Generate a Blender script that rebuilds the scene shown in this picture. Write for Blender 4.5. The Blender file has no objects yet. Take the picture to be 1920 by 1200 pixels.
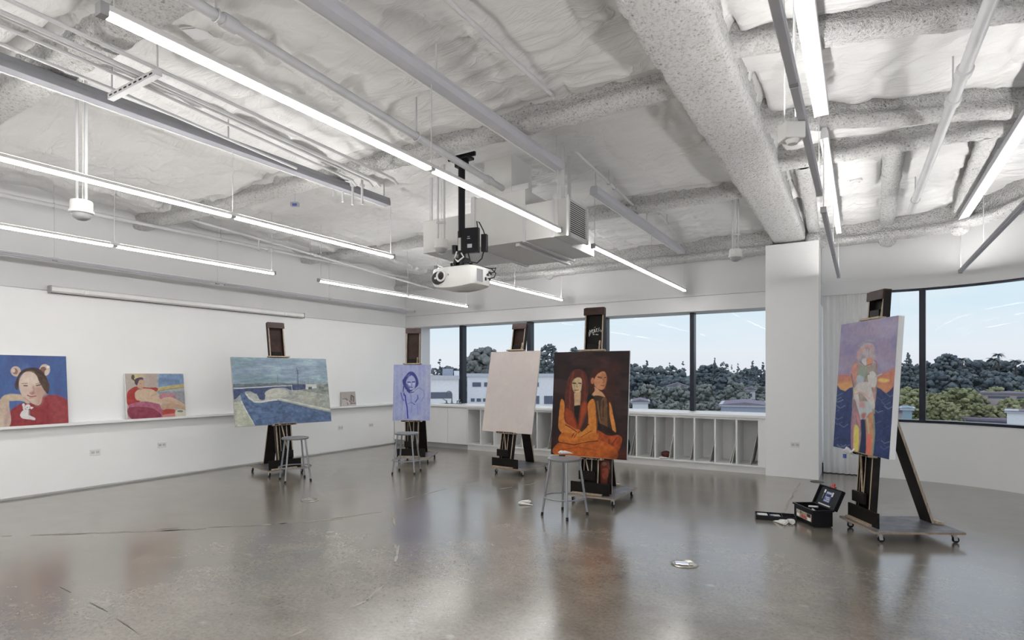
# Art studio: painting easels under strip lights in a white loft with window walls.
import bpy, bmesh, math, random
import numpy as np
from mathutils import Vector, Matrix, Euler

rnd = random.Random(7)
PI = math.pi
COL = bpy.context.scene.collection
SC = bpy.context.scene

# ------------------------------------------------------------------ camera model (1920x1200 frame)
FPX, CX, HY, CAMH = 1072.0, 960.0, 703.0, 1.52
YAW = math.atan(655 / FPX)
FWD = (-math.sin(YAW), math.cos(YAW))
RGT = (math.cos(YAW), math.sin(YAW))


def at(u, v, t):
    a, b = (u - CX) / FPX, (HY - v) / FPX
    return Vector(((FWD[0] + a * RGT[0]) * t, (FWD[1] + a * RGT[1]) * t, CAMH + b * t))


def onz(u, v, z=0.0):
    return at(u, v, (z - CAMH) * FPX / (HY - v))


# ------------------------------------------------------------------ materials
def srgb(r, g, b):
    def f(c):
        c /= 255.0
        return c / 12.92 if c <= 0.04045 else ((c + 0.055) / 1.055) ** 2.4
    return (f(r), f(g), f(b), 1.0)


class NT:
    def __init__(self, name):
        m = bpy.data.materials.new(name)
        m.use_nodes = True
        self.m, self.t = m, m.node_tree
        self.b = self.t.nodes['Principled BSDF']
        self.out = self.t.nodes['Material Output']

    def n(self, typ, **kw):
        nd = self.t.nodes.new(typ)
        for k, v in kw.items():
            if k in nd.inputs:
                nd.inputs[k].default_value = v
            else:
                setattr(nd, k, v)
        return nd

    def l(self, a, b):
        self.t.links.new(a, b)

    def coord(self, kind='Object', scale=(1, 1, 1)):
        tc = self.n('ShaderNodeTexCoord')
        mp = self.n('ShaderNodeMapping')
        mp.inputs['Scale'].default_value = scale
        self.l(tc.outputs[kind], mp.inputs['Vector'])
        return mp.outputs['Vector']

    def noise(self, vec, scale, detail=4, rough=0.55, dist=0.0):
        nd = self.n('ShaderNodeTexNoise')
        nd.inputs['Scale'].default_value = scale
        nd.inputs['Detail'].default_value = detail
        nd.inputs['Roughness'].default_value = rough
        nd.inputs['Distortion'].default_value = dist
        self.l(vec, nd.inputs['Vector'])
        return nd.outputs['Fac']

    def ramp(self, fac, stops):
        nd = self.n('ShaderNodeValToRGB')
        els = nd.color_ramp.elements
        while len(els) < len(stops):
            els.new(0.5)
        for e, (p, c) in zip(els, stops):
            e.position = p
            e.color = c if len(c) == 4 else (*c, 1)
        self.l(fac, nd.inputs['Fac'])
        return nd.outputs['Color']

    def mix(self, fac, a, b, blend='MIX'):
        nd = self.n('ShaderNodeMix', data_type='RGBA', blend_type=blend)
        for sock, v in ((nd.inputs[0], fac), (nd.inputs[6], a), (nd.inputs[7], b)):
            if hasattr(v, 'links'):
                self.l(v, sock)
            else:
                sock.default_value = v
        return nd.outputs[2]

    def math(self, op, a, b=0.0, clamp=False):
        nd = self.n('ShaderNodeMath', operation=op, use_clamp=clamp)
        for sock, v in ((nd.inputs[0], a), (nd.inputs[1], b)):
            if hasattr(v, 'links'):
                self.l(v, sock)
            else:
                sock.default_value = v
        return nd.outputs[0]

    def bump(self, h, strength=0.3, dist=0.01):
        nd = self.n('ShaderNodeBump')
        nd.inputs['Strength'].default_value = strength
        nd.inputs['Distance'].default_value = dist
        self.l(h, nd.inputs['Height'])
        self.l(nd.outputs['Normal'], self.b.inputs['Normal'])

    def base(self, v):
        s = self.b.inputs['Base Color']
        if hasattr(v, 'links'):
            self.l(v, s)
        else:
            s.default_value = v

    def rough(self, v):
        s = self.b.inputs['Roughness']
        if hasattr(v, 'links'):
            self.l(v, s)
        else:
            s.default_value = v


def simple(name, col, rough=0.5, metal=0.0, var=0.06, scale=6.0, bump=0.0, bscale=80.0):
    k = NT(name)
    vec = k.coord()
    f = k.noise(vec, scale, 3)
    d = tuple(c * (1 - var) for c in col[:3]) + (1,)
    u = tuple(min(1, c * (1 + var)) for c in col[:3]) + (1,)
    k.base(k.ramp(f, [(0.3, d), (0.7, u)]))
    k.rough(rough)
    k.b.inputs['Metallic'].default_value = metal
    if bump:
        k.bump(k.noise(vec, bscale, 2), bump, 0.002)
    return k.m


M = {}
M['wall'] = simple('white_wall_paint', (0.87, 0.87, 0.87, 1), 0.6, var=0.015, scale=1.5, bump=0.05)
M['wall_upper'] = simple('upper_wall_grey', (0.64, 0.64, 0.645, 1), 0.65, var=0.015, scale=1.5, bump=0.05)  # greyer tone than the lower left wall
M['white'] = simple('white_laminate', (0.83, 0.83, 0.83, 1), 0.35, var=0.01)
M['white_pl'] = simple('white_plastic', (0.74, 0.735, 0.72, 1), 0.35, var=0.03)
M['grey_pl'] = simple('grey_plastic', (0.35, 0.35, 0.36, 1), 0.4)
M['channel'] = simple('painted_grey_channel', (0.50, 0.50, 0.54, 1), 0.45, var=0.03)
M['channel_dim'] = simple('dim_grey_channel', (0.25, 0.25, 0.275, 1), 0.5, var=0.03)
M['channel_pale'] = simple('painted_pale_pipe', (0.40, 0.40, 0.415, 1), 0.5, var=0.03)
M['pipe'] = simple('painted_white_pipe', (0.56, 0.56, 0.57, 1), 0.4, var=0.04)
M['duct'] = simple('painted_sheet_metal', (0.60, 0.595, 0.58, 1), 0.45, var=0.03, scale=2)
M['galv'] = simple('galvanized_steel', (0.55, 0.55, 0.57, 1), 0.35, metal=0.6)
M['steel'] = simple('grey_stool_steel', (0.27, 0.28, 0.30, 1), 0.3, metal=0.6, var=0.05)
M['chrome'] = simple('chrome', (0.75, 0.75, 0.77, 1), 0.12, metal=1.0, var=0.02)
M['dark_chrome'] = simple('dark_chrome', (0.25, 0.26, 0.29, 1), 0.2, metal=1.0, var=0.02)
M['masonite'] = simple('grey_hardboard', (0.20, 0.205, 0.215, 1), 0.5, var=0.12, scale=25)
M['black'] = simple('black_paint', (0.008, 0.0065, 0.006, 1), 0.5, var=0.3, scale=14, bump=0.15)
M['blackpl'] = simple('black_plastic', (0.010, 0.010, 0.012, 1), 0.32, var=0.2, bump=0.1, bscale=300)
M['darkbrown'] = simple('dark_brown_stain', (0.040, 0.022, 0.018, 1), 0.45, var=0.35, scale=9, bump=0.1)
M['greybrown'] = simple('grey_brown_stain', (0.085, 0.060, 0.058, 1), 0.5, var=0.25, scale=9)
M['ply'] = simple('plywood_edge', (0.46, 0.38, 0.29, 1), 0.6, var=0.25, scale=30)
M['slat'] = simple('pale_worn_wood', (0.36, 0.28, 0.20, 1), 0.6, var=0.3, scale=25)
M['rubber'] = simple('black_rubber', (0.015, 0.015, 0.016, 1), 0.6)
M['frame'] = simple('dark_bronze_frame', (0.010, 0.013, 0.026, 1), 0.3, metal=0.3)
M['canvas'] = simple('primed_canvas_edge', (0.80, 0.80, 0.80, 1), 0.7, var=0.03, bump=0.2, bscale=250)
M['canvas_rough'] = simple('painted_canvas_edge', (0.45, 0.43, 0.42, 1), 0.7, var=0.2)
M['gap'] = simple('dark_gap', (0.05, 0.045, 0.04, 1), 0.8)
M['paper'] = simple('white_paper', (0.78, 0.78, 0.76, 1), 0.6)
M['card'] = simple('grey_board_edge', (0.50, 0.50, 0.48, 1), 0.7)
M['tube'] = simple('paint_tube_white', (0.80, 0.79, 0.75, 1), 0.3, var=0.08, scale=60)
M['brass'] = simple('brushed_brass', (0.55, 0.52, 0.46, 1), 0.25, metal=0.9)
M['lens'] = simple('dark_lens_glass', (0.02, 0.015, 0.02, 1), 0.05)
M['red'] = simple('red_plastic', (0.45, 0.05, 0.03, 1), 0.4)
M['blue'] = simple('blue_plastic', (0.06, 0.11, 0.35, 1), 0.4)
M['rag'] = simple('white_cloth', (0.62, 0.62, 0.66, 1), 0.8, var=0.15, scale=30)
M['maroon'] = simple('maroon_cloth', (0.07, 0.015, 0.012, 1), 0.8, var=0.3, scale=30)
M['blackcloth'] = simple('black_cloth', (0.015, 0.015, 0.02, 1), 0.9)
M['screencase'] = simple('screen_case_aluminium', (0.68, 0.675, 0.67, 1), 0.4, metal=0.2)
M['labelpale'] = simple('pale_tool_label', (0.42, 0.36, 0.30, 1), 0.4, var=0.3, scale=30)


for n_ in ('black', 'darkbrown', 'greybrown', 'blackpl', 'rubber'):
    M[n_].node_tree.nodes['Principled BSDF'].inputs['Specular IOR Level'].default_value = 0.18


def mk_emit():
    k = NT('lit_diffuser')
    k.base((0.9, 0.9, 0.9, 1))
    k.b.inputs['Emission Color'].default_value = (1.0, 0.985, 0.96, 1)
    k.b.inputs['Emission Strength'].default_value = EMIT
    return k.m


EMIT = 34.0
M['emit'] = mk_emit()
for nm_, s_ in (('emit_rear_fill', 62.0), ('emit_up', 52.0), ('emit_up_low', 3.0), ('emit_up_mid', 46.0), ('emit_up_soft', 18.0)):
    k = NT(nm_ + '_diffuser')
    k.b.inputs['Emission Color'].default_value = (1.0, 0.985, 0.96, 1)
    k.b.inputs['Emission Strength'].default_value = s_
    M[nm_] = k.m


def mk_membrane():
    k = NT('ceiling_blanket_vinyl')
    vec = k.coord()
    f = k.noise(vec, 0.9, 3)
    k.base(k.ramp(f, [(0.3, (0.60, 0.595, 0.59, 1)), (0.7, (0.67, 0.665, 0.66, 1))]))
    k.rough(0.48)
    h = k.noise(k.coord('Object', (3, 9, 3)), 2.2, 5, 0.6, 1.2)
    rdg = k.math('SUBTRACT', 1.0, k.math('ABSOLUTE', k.math('SUBTRACT', k.math('MULTIPLY', k.noise(k.coord('Object', (1.2, 3.4, 1)), 1.5, 3, 0.55, 1.6), 2.0), 1.0)))
    k.bump(k.math('ADD', k.math('MULTIPLY', h, 0.35), k.math('POWER', rdg, 6.0)), 0.32, 0.02)
    return k.m


M['membrane'] = mk_membrane()


def mk_fire():
    k = NT('sprayed_fireproofing')
    vec = k.coord()
    n1 = k.noise(vec, 34, 4, 0.7)
    n2 = k.noise(vec, 95, 3, 0.6)
    v = k.n('ShaderNodeTexVoronoi')
    v.inputs['Scale'].default_value = 55
    k.l(vec, v.inputs['Vector'])
    h = k.math('ADD', k.math('MULTIPLY', n1, 0.9), k.math('MULTIPLY', n2, 0.5))
    h2 = k.math('ADD', h, k.math('MULTIPLY', v.outputs['Distance'], 0.25))
    k.base(k.ramp(h2, [(0.56, (0.22, 0.215, 0.205, 1)), (0.68, (0.64, 0.63, 0.62, 1)), (0.85, (0.84, 0.835, 0.825, 1))]))
    k.rough(0.9)
    k.bump(h2, 1.0, 0.055)
    return k.m


M['fire'] = mk_fire()


def mk_floor():
    k = NT('polished_concrete')
    vec = k.coord()
    big = k.noise(vec, 0.5, 8, 0.62)
    mid = k.noise(k.coord('Object', (1, 1.3, 1)), 2.3, 9, 0.70, 0.25)
    fine = k.noise(vec, 38, 5, 0.75)
    c1 = k.ramp(big, [(0.28, (0.146, 0.130, 0.106, 1)), (0.5, (0.190, 0.170, 0.140, 1)), (0.72, (0.232, 0.210, 0.176, 1))])
    c2 = k.ramp(mid, [(0.32, (0.70, 0.70, 0.70, 1)), (0.5, (1, 1, 1, 1)), (0.70, (1.25, 1.24, 1.22, 1))])
    c = k.mix(0.85, c1, c2, 'MULTIPLY')
    c3 = k.ramp(fine, [(0.36, (0.62, 0.62, 0.62, 1)), (0.5, (1, 1, 1, 1)), (0.66, (1.25, 1.25, 1.25, 1))])
    c = k.mix(0.7, c, c3, 'MULTIPLY')
    v = k.n('ShaderNodeTexVoronoi')
    v.inputs['Scale'].default_value = 5.0
    k.l(vec, v.inputs['Vector'])
    sp = k.ramp(v.outputs['Distance'], [(0.03, (1, 1, 1, 1)), (0.055, (0, 0, 0, 1))])
    c = k.mix(k.math('MULTIPLY', sp, 0.5), c, (0.05, 0.045, 0.04, 1))
    # a scatter of pale rubbed spots
    v2 = k.n('ShaderNodeTexVoronoi')
    v2.inputs['Scale'].default_value = 2.1
    k.l(k.coord('Object', (1, 1.4, 1)), v2.inputs['Vector'])
    s2 = k.ramp(v2.outputs['Distance'], [(0.05, (1, 1, 1, 1)), (0.10, (0, 0, 0, 1))])
    c = k.mix(k.math('MULTIPLY', k.math('MULTIPLY', s2, fine), 0.55), c, (0.42, 0.40, 0.36, 1))
    k.base(c)
    k.rough(k.ramp(mid, [(0.3, (0.185, 0.185, 0.185, 1)), (0.7, (0.25, 0.25, 0.25, 1))]))
    k.b.inputs['Specular IOR Level'].default_value = 1.0
    k.b.inputs['Coat Weight'].default_value = 0.6
    k.b.inputs['Coat Roughness'].default_value = 0.2
    k.bump(k.math('ADD', k.noise(vec, 2.0, 2), k.math('MULTIPLY', fine, 0.03)), 0.03, 0.012)
    return k.m


M['floor'] = mk_floor()
M['patch'] = simple('pale_floor_filler', (0.275, 0.255, 0.222, 1), 0.4, var=0.15, scale=30)
M['joint'] = simple('dark_floor_joint', (0.07, 0.065, 0.06, 1), 0.6)


def mk_glass():
    k = NT('window_glass')
    t = k.t
    tr = k.n('ShaderNodeBsdfTransparent')
    tr.inputs['Color'].default_value = (0.95, 0.975, 0.985, 1)
    gl = k.n('ShaderNodeBsdfGlossy')
    gl.inputs['Roughness'].default_value = 0.01
    fr = k.n('ShaderNodeFresnel')
    fr.inputs['IOR'].default_value = 1.45
    mx = k.n('ShaderNodeMixShader')
    k.l(k.math('MULTIPLY', fr.outputs[0], 0.15), mx.inputs[0])
    k.l(tr.outputs[0], mx.inputs[1])
    k.l(gl.outputs[0], mx.inputs[2])
    k.l(mx.outputs[0], k.out.inputs['Surface'])
    return k.m


M['glass'] = mk_glass()


def mk_curtain():
    k = NT('white_curtain_cloth')
    k.base(k.ramp(k.noise(k.coord('Object', (60, 60, 4)), 3, 3), [(0.3, (0.89, 0.88, 0.865, 1)), (0.7, (0.92, 0.91, 0.895, 1))]))
    k.rough(0.85)
    tl = k.n('ShaderNodeBsdfTranslucent')
    tl.inputs['Color'].default_value = (0.72, 0.72, 0.71, 1)
    ms = k.n('ShaderNodeMixShader')
    ms.inputs[0].default_value = 0.12
    k.l(k.b.outputs[0], ms.inputs[1])
    k.l(tl.outputs[0], ms.inputs[2])
    k.l(ms.outputs[0], k.out.inputs['Surface'])
    return k.m


M['curtain'] = mk_curtain()


def mk_platform():
    k = NT('easel_platform_wood')
    vec = k.coord()
    geo = k.n('ShaderNodeTexCoord')
    sep = k.n('ShaderNodeSeparateXYZ')
    k.l(geo.outputs['Normal'], sep.inputs[0])
    top = k.math('GREATER_THAN', sep.outputs[2], 0.7)
    a = k.ramp(k.noise(vec, 7, 5, 0.6, 0.5), [(0.35, (0.055, 0.05, 0.055, 1)), (0.65, (0.16, 0.155, 0.165, 1))])
    b = k.ramp(k.noise(k.coord('Object', (4, 4, 60)), 5, 3), [(0.3, (0.20, 0.14, 0.095, 1)), (0.7, (0.40, 0.32, 0.24, 1))])
    k.base(k.mix(top, b, a))
    k.rough(0.4)
    return k.m


M['platform'] = mk_platform()


def mk_vcol(name, rough=0.45):
    k = NT(name)
    at_ = k.n('ShaderNodeAttribute', attribute_name='paint')
    k.base(at_.outputs['Color'])
    k.rough(rough)
    k.b.inputs['Specular IOR Level'].default_value = 0.25
    k.bump(k.noise(k.coord('Object', (1, 1, 1)), 90, 4, 0.7), 0.25, 0.002)
    return k.m


M['paint'] = mk_vcol('oil_paint')
M['paint_matte'] = mk_vcol('matte_paint', 0.75)

# ------------------------------------------------------------------ geometry helpers
class MB:
    def __init__(self):
        self.v, self.f = [], []

    def add(self, vs, fs):
        o = len(self.v)
        self.v += [tuple(p) for p in vs]
        self.f += [tuple(i + o for i in q) for q in fs]
        return self

    def box(self, lo, hi):
        x0, y0, z0 = lo
        x1, y1, z1 = hi
        vs = [(x0, y0, z0), (x1, y0, z0), (x1, y1, z0), (x0, y1, z0), (x0, y0, z1), (x1, y0, z1), (x1, y1, z1), (x0, y1, z1)]
        return self.add(vs, [(3, 2, 1, 0), (4, 5, 6, 7), (0, 1, 5, 4), (1, 2, 6, 5), (2, 3, 7, 6), (3, 0, 4, 7)])

    def obox(self, c, size, rot=(0, 0, 0)):
        R = Euler(rot).to_matrix()
        c = Vector(c)
        b = MB().box([-s / 2 for s in size], [s / 2 for s in size])
        return self.add([R @ Vector(p) + c for p in b.v], b.f)

    def hexa(self, bot, top):
        return self.add(list(bot) + list(top), [(3, 2, 1, 0), (4, 5, 6, 7), (0, 1, 5, 4), (1, 2, 6, 5), (2, 3, 7, 6), (3, 0, 4, 7)])

    def tube(self, pts, r, n=10, closed=False):
        pts = [Vector(p) for p in pts]
        m = len(pts)
        rs = r if isinstance(r, (list, tuple)) else [r] * m
        up = Vector((0, 0, 1))
        vs, fs = [], []
        prev = None
        for i, p in enumerate(pts):
            if closed:
                d = pts[(i + 1) % m] - pts[i - 1]
            else:
                d = pts[min(i + 1, m - 1)] - pts[max(i - 1, 0)]
            d.normalize()
            if prev is None:
                a = up if abs(d.dot(up)) < 0.95 else Vector((1, 0, 0))
                s = d.cross(a).normalized()
            else:
                s = (prev - d * prev.dot(d)).normalized()
            prev = s
            t = d.cross(s)
            for k in range(n):
                an = 2 * PI * k / n
                vs.append(p + (s * math.cos(an) + t * math.sin(an)) * rs[i])
        rng = m if closed else m - 1
        for i in range(rng):
            j = (i + 1) % m
            for k in range(n):
                k2 = (k + 1) % n
                fs.append((i * n + k, j * n + k, j * n + k2, i * n + k2)[::-1])
        if not closed:
            fs.append(tuple(range(n)))
            fs.append(tuple(range((m - 1) * n, m * n))[::-1])
        return self.add(vs, fs)

    def lathe(self, prof, c=(0, 0, 0), n=32):
        vs, fs = [], []
        for (r, z) in prof:
            for k in range(n):
                a = 2 * PI * k / n
                vs.append((c[0] + r * math.cos(a), c[1] + r * math.sin(a), c[2] + z))
        for i in range(len(prof) - 1):
            for k in range(n):
                k2 = (k + 1) % n
                fs.append((i * n + k, i * n + k2, (i + 1) * n + k2, (i + 1) * n + k))
        fs.append(tuple(range(n))[::-1])
        fs.append(tuple(range((len(prof) - 1) * n, len(prof) * n)))
        return self.add(vs, fs)

    def prism(self, prof, axis, a, b):
        """profile of 2D points swept along axis from a to b (x: prof=(y,z), y: (x,z), z: (x,y))"""
        def P(p, s):
            return {'x': (s, p[0], p[1]), 'y': (p[0], s, p[1]), 'z': (p[0], p[1], s)}[axis]
        n = len(prof)
        vs = [P(p, a) for p in prof] + [P(p, b) for p in prof]
        fs = [(i, (i + 1) % n, n + (i + 1) % n, n + i) for i in range(n)] + [tuple(range(n))[::-1], tuple(range(n, 2 * n))]
        return self.add(vs, fs)

    def build(self, name, mat, parent=None, smooth=False, bevel=0.0, loc=None, seg=2, fixn=True):
        me = bpy.data.meshes.new(name)
        me.from_pydata(self.v, [], self.f)
        if fixn:
            bm = bmesh.new()
            bm.from_mesh(me)
            bmesh.ops.recalc_face_normals(bm, faces=bm.faces)
            bm.to_mesh(me)
            bm.free()
        me.materials.append(mat)
        if smooth:
            me.polygons.foreach_set('use_smooth', [True] * len(me.polygons))
        o = bpy.data.objects.new(name, me)
        COL.objects.link(o)
        if parent:
            o.parent = parent
        if loc is not None:
            o.location = loc
        if bevel:
            md = o.modifiers.new('bevel', 'BEVEL')
            md.width = bevel
            md.segments = seg
            md.limit_method = 'ANGLE'
            md.angle_limit = 0.6
        if smooth:
            me.set_sharp_from_angle(angle=0.7)
        return o


def thing(name, label, cat, loc=(0, 0, 0), rz=0.0, group=None):
    o = bpy.data.objects.new(name, None)
    o.empty_display_size = 0.1
    COL.objects.link(o)
    o.location = loc
    o.rotation_euler = (0, 0, rz)
    return tag(o, label, cat, group)


def tag(o, label, cat, group=None, kind=None):
    o['label'] = label
    o['category'] = cat
    if group:
        o['group'] = group
    if kind:
        o['kind'] = kind
    return o


def struct(o):
    o['kind'] = 'structure'
    return o


def dup(root, loc, rz, label, group=None):
    r = root.copy()
    COL.objects.link(r)
    r.location = loc
    r.rotation_euler = (0, 0, rz)
    r['label'] = label
    if group:
        r['group'] = group
    for ch in list(root.children):
        c = ch.copy()
        COL.objects.link(c)
        c.parent = r
        for g in list(ch.children):
            d = g.copy()
            COL.objects.link(d)
            d.parent = c
    return r


# ------------------------------------------------------------------ numpy noise
def _h(ix, iy, seed):
    n = (ix.astype(np.int64) * 374761393 + iy.astype(np.int64) * 668265263 + seed * 1442695041) & 0x7fffffff
    n = ((n ^ (n >> 13)) * 1274126177) & 0x7fffffff
    n = n ^ (n >> 16)
    return (n & 0xffff) / 65535.0


def vn(x, y, seed=0):
    ix, iy = np.floor(x), np.floor(y)
    fx, fy = x - ix, y - iy
    fx = fx * fx * fx * (fx * (fx * 6 - 15) + 10)
    fy = fy * fy * fy * (fy * (fy * 6 - 15) + 10)
    a, b = _h(ix, iy, seed), _h(ix + 1, iy, seed)
    c, d = _h(ix, iy + 1, seed), _h(ix + 1, iy + 1, seed)
    return (a + (b - a) * fx) * (1 - fy) + (c + (d - c) * fx) * fy


def fbm(x, y, seed=0, oct=4, gain=0.5):
    s, a, t = 0, 1.0, 0
    for o in range(oct):
        s = s + a * vn(x * 2 ** o + 17.3 * o, y * 2 ** o + 9.1 * o, seed + o)
        t += a
        a *= gain
    return s / t


def grid_mesh(name, X, Y, Z, mat, parent=None, smooth=True):
    """X,Y,Z 2-D arrays -> quad grid"""
    ny, nx = X.shape
    co = np.stack([X, Y, Z], -1).reshape(-1, 3).astype(np.float32)
    i = np.arange(ny * nx).reshape(ny, nx)
    q = np.stack([i[:-1, :-1], i[:-1, 1:], i[1:, 1:], i[1:, :-1]], -1).reshape(-1, 4)
    me = bpy.data.meshes.new(name)
    me.vertices.add(len(co))
    me.vertices.foreach_set('co', co.ravel())
    me.loops.add(q.size)
    me.loops.foreach_set('vertex_index', q.ravel().astype(np.int32))
    me.polygons.add(len(q))
    me.polygons.foreach_set('loop_start', np.arange(0, q.size, 4, dtype=np.int32))
    me.polygons.foreach_set('loop_total', np.full(len(q), 4, dtype=np.int32))
    me.update(calc_edges=True)
    if smooth:
        me.polygons.foreach_set('use_smooth', np.ones(len(q), dtype=bool))
    me.materials.append(mat)
    o = bpy.data.objects.new(name, me)
    COL.objects.link(o)
    if parent:
        o.parent = parent
    return o


# ------------------------------------------------------------------ a small oil-paint rasteriser (artworks are flat pictures)
def lin(c):
    c = np.asarray(c, float) / 255.0
    return np.where(c <= 0.04045, c / 12.92, ((c + 0.055) / 1.055) ** 2.4)


class Art:
    """Traced in a photo crop's own pixels: quad = crop pixels of TL,TR,BR,BL of the painted face."""

    def __init__(self, quad, W, Hh, bg, seed=1, warp=0.006):
        self.W, self.Hh = W, Hh
        src = [(0, 0), (1, 0), (1, 1), (0, 1)]
        A, b = [], []
        for (u, v), (x, y) in zip(src, quad):
            A.append([u, v, 1, 0, 0, 0, -u * x, -v * x])
            b.append(x)
            A.append([0, 0, 0, u, v, 1, -u * y, -v * y])
            b.append(y)
        hm = np.append(np.linalg.solve(np.array(A, float), np.array(b, float)), 1).reshape(3, 3)
        v, u = np.meshgrid(np.linspace(0, 1, Hh), np.linspace(0, 1, W), indexing='ij')
        self.u, self.v = u, v
        fx = W / 28.0
        u2 = u + warp * (fbm(u * fx, v * fx * Hh / W, seed, 3) - 0.5) * 2
        v2 = v + warp * (fbm(u * fx + 50, v * fx * Hh / W, seed + 9, 3) - 0.5) * 2
        w = hm[2, 0] * u2 + hm[2, 1] * v2 + 1
        self.x = (hm[0, 0] * u2 + hm[0, 1] * v2 + hm[0, 2]) / w
        self.y = (hm[1, 0] * u2 + hm[1, 1] * v2 + hm[1, 2]) / w
        self.px = abs(quad[1][0] - quad[0][0]) / W
        self.img = np.ones((Hh, W, 3)) * lin(bg)
        self.seed = seed
        self.sat = 0.86

    def put(self, m, c, a=1.0):
        m = (m * a)[..., None]
        self.img = self.img * (1 - m) + (lin(c) if not isinstance(c, np.ndarray) or c.ndim == 1 else c) * m

    @staticmethod
    def smooth(pts, n=6):
        p = np.array(pts, float)
        out = []
        m = len(p)
        for i in range(m):
            p0, p1, p2, p3 = p[i - 1], p[i], p[(i + 1) % m], p[(i + 2) % m]
            for t in np.linspace(0, 1, n, endpoint=False):
                out.append(0.5 * ((2 * p1) + (-p0 + p2) * t + (2 * p0 - 5 * p1 + 4 * p2 - p3) * t * t + (-p0 + 3 * p1 - 3 * p2 + p3) * t ** 3))
        return np.array(out)

    def segdist(self, pts, closed):
        x, y = self.x, self.y
        d = np.full(x.shape, 1e9)
        n = len(pts)
        for i in range(n if closed else n - 1):
            ax, ay = pts[i]
            bx, by = pts[(i + 1) % n]
            ex, ey = bx - ax, by - ay
            t = np.clip(((x - ax) * ex + (y - ay) * ey) / (ex * ex + ey * ey + 1e-9), 0, 1)
            d = np.minimum(d, np.hypot(x - ax - t * ex, y - ay - t * ey))
        return d

    def poly(self, pts, c, soft=1.0, a=1.0, sm=True, mott=0.0):
        p = self.smooth(pts) if sm else np.array(pts, float)
        x, y = self.x, self.y
        ins = np.zeros(x.shape, bool)
        n = len(p)
        for i in range(n):
            x0, y0 = p[i]
            x1, y1 = p[(i + 1) % n]
            if y0 == y1:
                continue
            ins ^= ((y0 > y) != (y1 > y)) & (x < (x1 - x0) * (y - y0) / (y1 - y0) + x0)
        s = self.segdist(p, True)
        s = np.where(ins, s, -s)
        m = np.clip(s / (soft * self.px) + 0.5, 0, 1)
        if mott:
            f = fbm(self.u * self.W / 9, self.v * self.Hh / 9, self.seed + len(pts), 3)
            col = np.clip(lin(c) * (1 + mott * 2 * (f[..., None] - 0.5)), 0, 1)
            self.put(m, col, a)
        else:
            self.put(m, c, a)
        return self

    def ell(self, cx, cy, rx, ry, c, rot=0.0, soft=1.0, a=1.0):
        t = np.linspace(0, 2 * PI, 14, endpoint=False)
        cr, sr = math.cos(rot), math.sin(rot)
        return self.poly([(cx + rx * math.cos(k) * cr - ry * math.sin(k) * sr, cy + rx * math.cos(k) * sr + ry * math.sin(k) * cr) for k in t], c, soft, a)

    def line(self, pts, w, c, a=1.0, soft=1.0):
        d = self.segdist(pts, False)
        m = np.clip((w / 2 - d) / (soft * self.px) + 0.5, 0, 1)
        self.put(m, c, a)
        return self

    def wash(self, c, a, sx, sy, seed, lo=0.45, hi=0.65):
        f = fbm(self.u * sx, self.v * sy, seed, 4)
        self.put(np.clip((f - lo) / (hi - lo), 0, 1), c, a)
        return self

    def grain(self, amt, sx, sy, seed=77):
        f = fbm(self.u * sx, self.v * sy, seed, 3) - 0.5
        self.img = np.clip(self.img * (1 + 2 * amt * f[..., None]), 0, 1)
        return self

    def face(self, name, w, h, mat, parent):
        X = (self.u - 0.5) * w
        Z = (1 - self.v) * h
        o = grid_mesh(name, X[::-1], np.zeros_like(X), Z[::-1], mat, parent)
        at_ = o.data.color_attributes.new('paint', 'FLOAT_COLOR', 'POINT')
        rgba = np.ones((self.Hh, self.W, 4), np.float32)
        g_ = self.img @ np.array([.3, .55, .15])
        rgba[..., :3] = 0.98 * g_[..., None] + (self.img - g_[..., None]) * self.sat
        at_.data.foreach_set('color', rgba[::-1].ravel())
        return o

# ------------------------------------------------------------------ THE ROOM
XL, YW, XR = -8.82, 9.80, 2.55
ZS = 2.59           # window head / wall seam
ZD = 4.05           # deck above the insulation
DECK_TOP = 4.25

fl = struct(MB().box((-9.1, -4.2, -0.2), (2.8, 10.6, 0)).build('floor', M['floor']))


def filler(name, pts, wid, mat, gap, seed, z=0.0012):
    r = random.Random(seed)
    P = [onz(*p) for p in pts]
    mb = MB()
    for a, b in zip(P[:-1], P[1:]):
        d = b - a
        ln = d.length
        d.normalize()
        nrm = Vector((-d.y, d.x, 0))
        s = 0.0
        while s < ln:
            l = r.uniform(0.06, 0.34)
            if r.random() > gap:
                c = a + d * (s + l / 2) + nrm * r.uniform(-0.015, 0.015)
                n = 9
                ring = []
                for k in range(n):
                    an = 2 * PI * k / n
                    rr = r.uniform(0.75, 1.15)
                    ring.append(c + d * (math.cos(an) * l * 0.52 * rr) + nrm * (math.sin(an) * wid * 0.5 * rr))
                mb.add([(p.x, p.y, z) for p in ring], [tuple(range(n))])
            s += l * 0.9
    return mb.build(name, mat, fl)


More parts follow.
